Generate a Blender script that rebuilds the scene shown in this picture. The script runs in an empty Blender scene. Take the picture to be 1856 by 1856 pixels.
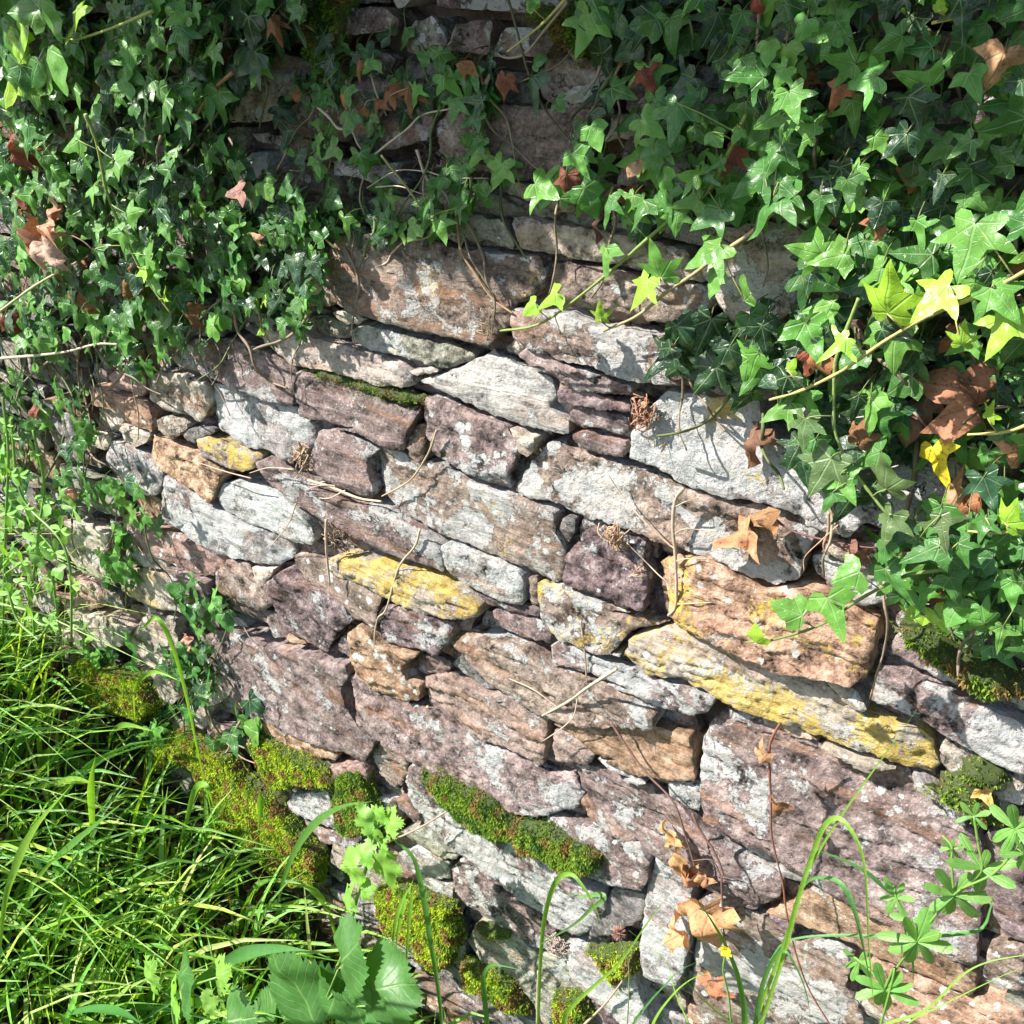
import bpy, bmesh, math, random
import numpy as np
from mathutils import Vector, noise, Matrix
from mathutils.geometry import delaunay_2d_cdt
R = math.radians
rng = random.Random(7)
sc = bpy.context.scene
col = sc.collection

# ------------------------------------------------ camera, sky, sun, exposure
F_PX = 1800.0
PITCH, YAW, CAM_D, CAM_H = 29.0, 36.7, 0.85, 1.6
cam = bpy.data.cameras.new('camera')
cam.sensor_width = 36; cam.lens = 36*F_PX/1856
cam.clip_start = 0.02; cam.clip_end = 500
camo = bpy.data.objects.new('camera', cam); col.objects.link(camo)
camo.location = (0, -CAM_D, CAM_H)
camo.rotation_euler = (R(90-PITCH), 0, R(YAW))
sc.camera = camo
SUN = Vector((-0.62, -0.52, 0.74)).normalized()
el = math.asin(SUN.z)
HEDGE_N, HEDGE_OUT, HEDGE_Z = 9500, .31, 1.76
world = bpy.data.worlds.new("World"); sc.world = world
world.use_nodes = True
wn = world.node_tree
bg = wn.nodes['Background']
sky = wn.nodes.new('ShaderNodeTexSky'); sky.sky_type = 'NISHITA'; sky.sun_disc = False
sky.sun_elevation = el
sky.sun_rotation = math.atan2(SUN.x, SUN.y)
wn.links.new(sky.outputs[0], bg.inputs[0]); bg.inputs[1].default_value = 0.10
sl = bpy.data.lights.new('sun', 'SUN'); sl.energy = 5.0; sl.angle = R(0.6); sl.color = (1, .955, .89)
so = bpy.data.objects.new('sun', sl); col.objects.link(so)
so.rotation_euler = SUN.to_track_quat('Z', 'Y').to_euler()
so.location = (-3, -3, 4)
sc.view_settings.view_transform = 'Standard'; sc.view_settings.look = 'None'
sc.view_settings.gamma = 1; sc.view_settings.exposure = 1.25
sc.cycles.max_bounces = 6; sc.cycles.transparent_max_bounces = 4

# ------------------------------------------------ where the wall stands (plane y = 0, x to the right, z up)
RM = np.array(Matrix.Rotation(R(YAW), 3, 'Z') @ Matrix.Rotation(R(90-PITCH), 3, 'X'))
C0 = np.array([0, -CAM_D, CAM_H])
def ray(x, y):
    return RM @ np.array([(x-928)/F_PX, -(y-928)/F_PX, -1.0])
def px(x, y, s=0.0):
    """point of the photograph measured on a plane parallel to the wall, s metres in front of it"""
    r = ray(x, y); return C0 + r*((CAM_D-s)/r[1])
TL = {'A': (100, 560, 600), 'B': (600, 560, 600), 'C': (1100, 560, 600), 'D': (100, 1000, 600), 'E': (600, 1000, 600),
      'F': (1100, 1000, 600), 'G': (400, 100, 600), 'H': (900, 0, 600), 'I': (1256, 0, 600), 'J': (1256, 560, 600),
      'K': (1256, 1256, 600), 'L': (700, 1256, 600), 'M': (0, 1100, 756), 'N': (0, 0, 600), 'P': (0, 0, 1856)}
def pts(s):
    """'B 10,20 30,40 C 5,6' -> survey points"""
    out = []; t = 'P'
    for w in s.split():
        if w in TL: t = w; continue
        a, b = w.split(','); ox, oy, sz = TL[t]; k = sz/1856.0
        out.append((ox+float(a)*k, oy+float(b)*k))
    return out

# ground level along the foot of the wall
GX = np.array([-30, -4, -2.2, -1.88, -1.59, -1.27, -1.0, -.8, -.3, 1, 30]); GZ = np.array([.3, .25, .18, .19, .05, -.02, -.11, -.14, -.2, -.26, -.3])
def ground_z(x, y):
    z = float(np.interp(x, GX, GZ))
    z += .03*noise.noise(Vector((x*1.7, y*1.7, 3.1))) + .012*noise.noise(Vector((x*7, y*7, 1.1)))
    return z + min(0.0, -.02*min(1, -y)) if y < 0 else z

# ------------------------------------------------ object helpers
def mesh_obj(name, V, Fc, mat, parent=None, smooth=True, attrs=None, uv=None, mats=None, mi=None):
    me = bpy.data.meshes.new(name)
    V = np.asarray(V, dtype=np.float32)
    me.from_pydata(V.tolist() if len(V) < 1 else V, [], Fc) if False else me.from_pydata([tuple(map(float, v)) for v in V], [], Fc)
    for m in (mats or [mat]): me.materials.append(m)
    if mi is not None: me.polygons.foreach_set('material_index', np.asarray(mi, dtype=np.int32))
    if smooth: me.polygons.foreach_set('use_smooth', np.ones(len(me.polygons), dtype=bool))
    for k, a in (attrs or {}).items():
        at = me.attributes.new(k, 'FLOAT_COLOR', 'POINT')
        a = np.asarray(a, dtype=np.float32)
        if a.ndim == 1: a = np.tile(a, (len(V), 1))
        if a.shape[1] == 3: a = np.hstack([a, np.ones((len(a), 1), dtype=np.float32)])
        at.data.foreach_set('color', a.ravel())
    if uv is not None:
        at = me.attributes.new('leafco', 'FLOAT_VECTOR', 'POINT')
        u = np.asarray(uv, dtype=np.float32)
        if u.shape[1] == 2: u = np.hstack([u, np.zeros((len(u), 1), dtype=np.float32)])
        at.data.foreach_set('vector', u.ravel())
    me.update()
    o = bpy.data.objects.new(name, me); col.objects.link(o)
    if parent: 
        o.parent = parent; o.matrix_parent_inverse = parent.matrix_world.inverted()
    return o
def tag(o, label=None, cat=None, group=None, kind=None):
    if label: o['label'] = label
    if cat: o['category'] = cat
    if group: o['group'] = group
    if kind: o['kind'] = kind
    return o
def empty(name, loc, label, cat, group=None):
    o = bpy.data.objects.new(name, None); col.objects.link(o); o.location = tuple(map(float, loc))
    o.empty_display_size = .05
    o.matrix_world = Matrix.Translation(o.location)
    return tag(o, label, cat, group)

class Acc:
    """collects pieces of one mesh"""
    def __init__(s): s.V = []; s.F = []; s.A = []; s.U = []; s.n = 0
    def add(s, V, Fc, c=(0, 0, 0), U=None):
        V = np.asarray(V, dtype=float)
        s.V.append(V); s.F += [tuple(i+s.n for i in f) for f in Fc]
        c = np.asarray(c, dtype=float)
        s.A.append(np.tile(c, (len(V), 1)) if c.ndim == 1 else c)
        s.U.append(np.zeros((len(V), 3)) if U is None else np.asarray(U, dtype=float)); s.n += len(V)
    def build(s, name, mat, parent=None, smooth=True):
        if not s.n: return None
        return mesh_obj(name, np.vstack(s.V), s.F, mat, parent, smooth, {'tint': np.vstack(s.A)}, np.vstack(s.U))

def catmull(P, n):
    P = [np.asarray(p, float) for p in P]
    if len(P) == 2: return np.array([P[0]+(P[1]-P[0])*t for t in np.linspace(0, 1, n)])
    Q = [2*P[0]-P[1]]+P+[2*P[-1]-P[-2]]
    m = len(P)-1; out = []
    for t in np.linspace(0, m, n):
        i = min(int(t), m-1); u = t-i
        a, b, c, d = Q[i], Q[i+1], Q[i+2], Q[i+3]
        out.append(.5*((2*b)+(-a+c)*u+(2*a-5*b+4*c-d)*u*u+(-a+3*b-3*c+d)*u**3))
    return np.array(out)
def tube_geo(P, rad, sides=6, knob=0.0):
    P = np.asarray(P); n = len(P); V = []; Fc = []
    T = np.gradient(P, axis=0); up = np.array([.3, .2, .9])
    for i in range(n):
        t = T[i]/(np.linalg.norm(T[i])+1e-9)
        a = np.cross(t, up); a /= np.linalg.norm(a)+1e-9; b = np.cross(t, a)
        r = rad[i] if hasattr(rad, '__len__') else rad
        if knob: r *= 1+knob*noise.noise(Vector(P[i]*90))
        for k in range(sides):
            w = 2*math.pi*k/sides; V.append(P[i]+r*(a*math.cos(w)+b*math.sin(w)))
    for i in range(n-1):
        for k in range(sides):
            k2 = (k+1) % sides
            Fc.append((i*sides+k, i*sides+k2, (i+1)*sides+k2, (i+1)*sides+k))
    V.append(P[0]); V.append(P[-1]); a = len(V)-2
    for k in range(sides):
        k2 = (k+1) % sides
        Fc.append((a, k2, k)); Fc.append((a+1, (n-1)*sides+k, (n-1)*sides+k2))
    return np.array(V), Fc

# ------------------------------------------------ materials
class NT:
    def __init__(s, name):
        s.m = bpy.data.materials.new(name); s.m.use_nodes = True
        s.t = s.m.node_tree; s.t.nodes.clear()
        s.out = s.n('OutputMaterial')
    def n(s, typ, **kw):
        nd = s.t.nodes.new('ShaderNode'+typ)
        for k, v in kw.items():
            if k.startswith('i_'):
                key = k[2:]; key = int(key) if key.isdigit() else key.replace('_', ' ')
                s.set(nd.inputs[key], v)
            else: setattr(nd, k, v)
        return nd
    def set(s, inp, v):
        if hasattr(v, 'is_output') or isinstance(v, bpy.types.NodeSocket): s.t.links.new(v, inp)
        else: inp.default_value = v
    def math(s, op, a, b=0.0, c=0.0, clamp=False):
        nd = s.n('Math', operation=op, use_clamp=clamp)
        s.set(nd.inputs[0], a); s.set(nd.inputs[1], b); s.set(nd.inputs[2], c)
        return nd.outputs[0]
    def vm(s, op, a, b=(0, 0, 0), out=0):
        nd = s.n('VectorMath', operation=op); s.set(nd.inputs[0], a)
        if b is not None: s.set(nd.inputs[1], b)
        return nd.outputs[out]
    def mix(s, f, a, b, mode='MIX'):
        nd = s.n('Mix', data_type='RGBA', blend_type=mode); s.set(nd.inputs[0], f)
        for i, v in ((6, a), (7, b)):
            if isinstance(v, tuple) and len(v) == 3: v = v+(1,)
            s.set(nd.inputs[i], v)
        return nd.outputs[2]
    def noise(s, vec, scale, detail=4, rough=.55, dist=0):
        nd = s.n('TexNoise', i_Scale=scale, i_Detail=detail, i_Roughness=rough, i_Distortion=dist)
        s.set(nd.inputs['Vector'], vec); return nd.outputs[0]
    def ramp(s, v, lo, hi):
        nd = s.n('MapRange', interpolation_type='SMOOTHSTEP'); s.set(nd.inputs[0], v)
        nd.inputs[1].default_value = lo; nd.inputs[2].default_value = hi
        return nd.outputs[0]
    def attr(s, name):
        return s.n('Attribute', attribute_name=name)
    def pos(s):
        return s.n('NewGeometry').outputs['Position']

def mat_stone():
    t = NT('weathered_slate')
    co = t.n('TexCoord').outputs['Object']
    sd = t.attr('seed').outputs['Color']
    c = t.vm('ADD', co, t.vm('MULTIPLY', sd, (9, 9, 9)))
    str_ = t.vm('MULTIPLY', c, (9, 30, 55))                # strata run along the bed
    n_big = t.noise(c, 11, 5, .6, .4)
    n_mid = t.noise(c, 42, 6, .62)
    n_fine = t.noise(c, 230, 5, .7)
    n_grain = t.noise(c, 900, 3, .7)
    tint = t.attr('tint').outputs['Color']
    li = t.n('SeparateColor'); t.t.links.new(t.attr('lich').outputs['Color'], li.inputs[0])
    sc3 = t.n('SeparateColor'); t.t.links.new(sd, sc3.inputs[0])
    n_str = t.n('Mix', data_type='FLOAT'); t.set(n_str.inputs[0], t.ramp(sc3.outputs[0], .15, .55)); t.set(n_str.inputs[2], n_mid); t.set(n_str.inputs[3], t.noise(str_, 1.0, 6, .65, .6)); n_str = n_str.outputs[0]
    v = t.math('ADD', t.math('MULTIPLY', n_str, 1.3), t.math('MULTIPLY', n_fine, 1.0))
    v = t.math('ADD', v, t.math('MULTIPLY', n_mid, .9))
    v = t.math('ADD', t.math('MULTIPLY', t.math('SUBTRACT', v, 1.6), 2.3), .92)
    base = t.mix(1.0, tint, t.n('CombineColor', i_0=v, i_1=v, i_2=v).outputs[0], 'MULTIPLY')
    rust = t.mix(t.math('MULTIPLY', t.ramp(t.noise(str_, .45, 4, .6, .8), .52, .68), .45), base, (.34, .17, .085))
    base = rust
    # dirt in the hollows of the surface, mineral bloom
    bloom = t.ramp(t.math('ADD', t.math('MULTIPLY', n_mid, .6), t.math('MULTIPLY', n_fine, .5)), .52, .68)
    base = t.mix(t.math('MULTIPLY', bloom, .30), base, (.37, .325, .285))
    soft = t.ramp(t.noise(c, 7, 4, .55, .5), .42, .62)
    base = t.mix(t.math('MULTIPLY', soft, .5), base, t.mix(1.0, base, (1.5, 1.55, 1.6), 'MULTIPLY'))
    # grey-white crust lichen
    m = t.math('ADD', t.noise(c, 15, 7, .62, .8), t.math('MULTIPLY', t.math('SUBTRACT', t.noise(c, 80, 6, .75), .5), .42))
    m = t.math('ADD', m, t.math('MULTIPLY', t.math('SUBTRACT', n_fine, .5), .20))
    m = t.math('ADD', m, t.math('MULTIPLY', li.outputs[0], .30))
    mw = t.math('MULTIPLY', t.ramp(m, .680, .725), t.ramp(t.noise(c, 380, 3, .7), .28, .42))
    wc = t.mix(n_fine, (.30, .32, .32), (.64, .66, .64))
    wc = t.mix(t.ramp(n_mid, .45, .7), wc, (.46, .455, .43))
    base = t.mix(t.math('MULTIPLY', mw, .66), base, wc)
    # small round specks
    vo = t.n('TexVoronoi', feature='F1', i_Scale=210.0, i_Randomness=1.0); t.set(vo.inputs['Vector'], t.vm('ADD', c, t.vm('MULTIPLY', t.n('CombineXYZ', i_0=n_fine, i_1=n_fine, i_2=n_fine).outputs[0], (.003, .003, .003))))
    sp = t.math('LESS_THAN', vo.outputs['Distance'], t.math('MULTIPLY', t.math('SUBTRACT', n_mid, .30), .95))
    sp = t.math('MULTIPLY', sp, t.ramp(n_big, .38, .60))
    base = t.mix(t.math('MULTIPLY', sp, t.math('MULTIPLY', sc3.outputs[1], .55)), base, (.58, .56, .53))
    # larger round colonies
    vb = t.n('TexVoronoi', feature='F1', i_Scale=52.0, i_Randomness=1.0); t.set(vb.inputs['Vector'], t.vm('ADD', c, t.vm('MULTIPLY', t.n('CombineXYZ', i_0=n_fine, i_1=n_fine, i_2=n_fine).outputs[0], (.010, .010, .010))))
    bs = t.math('LESS_THAN', vb.outputs['Distance'], t.math('MULTIPLY', t.math('SUBTRACT', n_big, .38), t.math('MULTIPLY', sc3.outputs[2], 1.7)))
    ring_ = t.math('ADD', .55, t.math('MULTIPLY', n_fine, .4))
    base = t.mix(t.math('MULTIPLY', bs, ring_), base, (.56, .565, .55))
    # yellow lichen
    ny = t.math('ADD', t.math('MULTIPLY', t.noise(c, 19, 5, .65, .3), .8), t.math('MULTIPLY', t.noise(c, 150, 4, .8), .55))
    ny = t.math('ADD', ny, t.math('MULTIPLY', t.math('SUBTRACT', li.outputs[1], .5), .34))
    my = t.ramp(ny, .735, .83)
    yc = t.mix(n_fine, (.40, .28, .07), (.68, .48, .06))
    base = t.mix(t.math('MULTIPLY', my, .8), base, yc)
    # pale green crust / algae
    ng = t.math('ADD', t.noise(c, 26, 7, .7, .4), t.math('MULTIPLY', t.math('SUBTRACT', li.outputs[2], .5), .5))
    mg = t.ramp(ng, .56, .66)
    gc = t.mix(n_mid, (.22, .26, .16), (.58, .66, .55))
    base = t.mix(t.math('MULTIPLY', mg, .70), base, gc)
    # cracks along the bedding
    cr = t.n('TexVoronoi', feature='DISTANCE_TO_EDGE', i_Scale=1.0)
    t.set(cr.inputs['Vector'], t.vm('ADD', t.vm('MULTIPLY', c, (9, 9, 46)), t.vm('MULTIPLY', t.n('CombineXYZ', i_0=n_mid, i_1=n_mid, i_2=n_mid).outputs[0], (1.6, 1.6, 1.6))))
    ck = t.ramp(cr.outputs['Distance'], .0, .03)
    crk = t.math('MAXIMUM', ck, t.ramp(n_big, .34, .40))
    p = t.n('BsdfPrincipled'); p.inputs['Roughness'].default_value = .82
    p.inputs['Specular IOR Level'].default_value = .35
    t.set(p.inputs['Base Color'], t.mix(t.math('SUBTRACT', 1.0, crk), base, (.05, .04, .035)))
    h = t.math('ADD', t.math('MULTIPLY', n_str, 1.6), t.math('MULTIPLY', n_fine, .55))
    h = t.math('ADD', h, t.math('MULTIPLY', n_grain, .28))
    h = t.math('ADD', h, t.math('MULTIPLY', n_mid, 1.1))
    h = t.math('ADD', h, t.math('MULTIPLY', crk, 1.0))
    h = t.math('ADD', h, t.math('MULTIPLY', mw, .25))
    b = t.n('Bump', i_Strength=1.0, i_Distance=.0042); t.set(b.inputs['Height'], h)
    t.t.links.new(b.outputs[0], p.inputs['Normal'])
    t.t.links.new(p.outputs[0], t.out.inputs[0])
    return t.m
def mat_core():
    t = NT('earth_mortar'); c = t.n('TexCoord').outputs['Object']
    n1 = t.noise(c, 18, 6, .6); n2 = t.noise(c, 160, 5, .7)
    b = t.mix(t.ramp(n1, .35, .7), (.10, .07, .055), (.22, .17, .135))
    b = t.mix(t.math('MULTIPLY', t.ramp(n2, .5, .7), .5), b, (.34, .27, .22))
    p = t.n('BsdfPrincipled'); p.inputs['Roughness'].default_value = .95
    t.set(p.inputs['Base Color'], b)
    bm = t.n('Bump', i_Strength=1.0, i_Distance=.006); t.set(bm.inputs['Height'], t.math('ADD', n1, n2)); t.t.links.new(bm.outputs[0], p.inputs['Normal'])
    t.t.links.new(p.outputs[0], t.out.inputs[0]); return t.m
def mat_leaf(name, vein=(.34, .46, .25), rough=.32, trans=.28, veins='ivy', spec=.5, vamt=.55, hue=(1.5, 1.5, .5)):
    t = NT(name); tint = t.attr('tint').outputs['Color']
    uv = t.attr('leafco').outputs['Vector']
    obj = t.n('TexCoord').outputs['Object']
    n = t.noise(obj, 120, 4, .6); n2 = t.noise(obj, 600, 3, .6)
    k_ = 1.6 if 'withered' in name else 1.0
    f = t.math('ADD', 1-.475*k_, t.math('MULTIPLY', k_, t.math('ADD', t.math('MULTIPLY', n, .6), t.math('MULTIPLY', n2, .35))))
    base = t.mix(1.0, tint, t.n('CombineColor', i_0=f, i_1=f, i_2=f).outputs[0], 'MULTIPLY')
    dmin = None
    if veins:
        angs = (90, 41, 139, -12, 192) if veins == 'ivy' else (90,)
        for a in angs:
            dx, dy = math.cos(R(a)), math.sin(R(a))
            cr = t.math('ABSOLUTE', t.vm('DOT_PRODUCT', uv, (-dy, dx, 0), out=1))
            al = t.vm('DOT_PRODUCT', uv, (dx, dy, 0), out=1)
            v = t.math('ADD', cr, t.math('LESS_THAN', al, 0.0))
            v = t.math('ADD', v, t.math('MULTIPLY', al, .012))
            dmin = v if dmin is None else t.math('MINIMUM', dmin, v)
        vf = t.math('SUBTRACT', 1.0, t.ramp(dmin, .008, .034))
        vo = t.n('TexVoronoi', feature='DISTANCE_TO_EDGE', i_Scale=6.5 if veins == 'ivy' else 9.0); t.set(vo.inputs['Vector'], uv)
        vf2 = t.math('MULTIPLY', t.math('SUBTRACT', 1.0, t.ramp(vo.outputs['Distance'], .0, .06)), .30)
        if veins == 'mid':
            sx = t.n('SeparateXYZ'); t.t.links.new(uv, sx.inputs[0])
            q = t.math('SUBTRACT', sx.outputs[1], t.math('MULTIPLY', t.math('ABSOLUTE', sx.outputs[0]), .75))
            q = t.math('ABSOLUTE', t.math('SINE', t.math('MULTIPLY', q, 24.0)))
            vf2 = t.math('MULTIPLY', t.math('SUBTRACT', 1.0, t.ramp(q, .0, .22)), .75)
        vf = t.math('MAXIMUM', vf, vf2)
        sz = t.n('SeparateXYZ'); t.t.links.new(uv, sz.inputs[0])
        vr = t.math('ADD', .45, t.math('MULTIPLY', t.math('FRACT', t.math('MULTIPLY', sz.outputs[2], 7.3)), 1.0))
        base = t.mix(t.math('MULTIPLY', t.math('MULTIPLY', vf, vamt), vr, clamp=True), base, t.mix(.4, vein, tint))
    if 'withered' in name:
        base = t.mix(t.math('MULTIPLY', t.ramp(t.noise(obj, 210, 4, .7), .54, .66), .75), base, (.09, .045, .025))
    if name == 'ivy_leaf':
        base = t.mix(t.math('MULTIPLY', t.ramp(t.noise(obj, 75, 3, .6), .60, .72), .35), base, (.16, .20, .05))
    p = t.n('BsdfPrincipled'); p.inputs['Roughness'].default_value = rough
    p.inputs['Specular IOR Level'].default_value = spec
    t.set(p.inputs['Base Color'], base)
    t.set(p.inputs['Roughness'], t.math('ADD', rough-.08, t.math('MULTIPLY', n, .22)))
    bm = t.n('Bump', i_Strength=.5, i_Distance=.0012)
    t.set(bm.inputs['Height'], t.math('SUBTRACT', n, vf) if veins else n2); t.t.links.new(bm.outputs[0], p.inputs['Normal'])
    tr = t.n('BsdfTranslucent'); t.set(tr.inputs[0], t.mix(1.0, base, hue+(1,), 'MULTIPLY'))
    ms = t.n('MixShader'); ms.inputs[0].default_value = trans
    t.t.links.new(p.outputs[0], ms.inputs[1]); t.t.links.new(tr.outputs[0], ms.inputs[2])
    t.t.links.new(ms.outputs[0], t.out.inputs[0]); return t.m
def mat_plain(name, rough=.7, sc_=140, var=.7, bump=.5, dist=.002, trans=0):
    t = NT(name); tint = t.attr('tint').outputs['Color']; c = t.n('TexCoord').outputs['Object']
    n = t.noise(c, sc_, 5, .65)
    f = t.math('ADD', 1-var/2, t.math('MULTIPLY', n, var))
    p = t.n('BsdfPrincipled'); p.inputs['Roughness'].default_value = rough
    b = t.mix(1.0, tint, t.n('CombineColor', i_0=f, i_1=f, i_2=f).outputs[0], 'MULTIPLY')
    t.set(p.inputs['Base Color'], b)
    bm = t.n('Bump', i_Strength=bump, i_Distance=dist); t.set(bm.inputs['Height'], n); t.t.links.new(bm.outputs[0], p.inputs['Normal'])
    if trans:
        tr = t.n('BsdfTranslucent'); t.set(tr.inputs[0], b); ms = t.n('MixShader'); ms.inputs[0].default_value = trans
        t.t.links.new(p.outputs[0], ms.inputs[1]); t.t.links.new(tr.outputs[0], ms.inputs[2]); t.t.links.new(ms.outputs[0], t.out.inputs[0])
    else: t.t.links.new(p.outputs[0], t.out.inputs[0])
    return t.m
def mat_ground():
    t = NT('damp_soil'); c = t.n('TexCoord').outputs['Object']
    n1 = t.noise(c, 5, 6, .6); n2 = t.noise(c, 60, 6, .7)
    b = t.mix(t.ramp(n1, .4, .6), (.05, .038, .025), (.045, .06, .02))
    b = t.mix(t.ramp(n2, .5, .7), b, (.22, .16, .09))
    p = t.n('BsdfPrincipled'); p.inputs['Roughness'].default_value = .95; t.set(p.inputs['Base Color'], b)
    bm = t.n('Bump', i_Strength=1.0, i_Distance=.02); t.set(bm.inputs['Height'], n2); t.t.links.new(bm.outputs[0], p.inputs['Normal'])
    t.t.links.new(p.outputs[0], t.out.inputs[0]); return t.m
M_STONE = mat_stone(); M_CORE = mat_core(); M_GROUND = mat_ground()
M_IVY = mat_leaf('ivy_leaf', rough=.30, trans=.26, spec=.42)
M_DEAD = mat_leaf('withered_leaf', vein=(.22, .12, .07), rough=.6, trans=.18, spec=.25, vamt=.5, hue=(1.3, 1.0, .8))
M_HERB = mat_leaf('herb_leaf', vein=(.35, .5, .2), rough=.42, trans=.38, veins='mid', vamt=.8)
M_GRASS = mat_leaf('grass_blade', rough=.38, trans=.38, veins=None, spec=.45)
M_STEM = mat_plain('woody_stem', .75, 220, .8, .6, .0015)
M_GREENSTEM = mat_plain('green_stem', .45, 90, .3, .1)
M_MOSS = mat_plain('moss', .8, 60, .9, .2, .002, .25)
M_SHELL = mat_plain('snail_shell', .3, 90, .9, .1)
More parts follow.
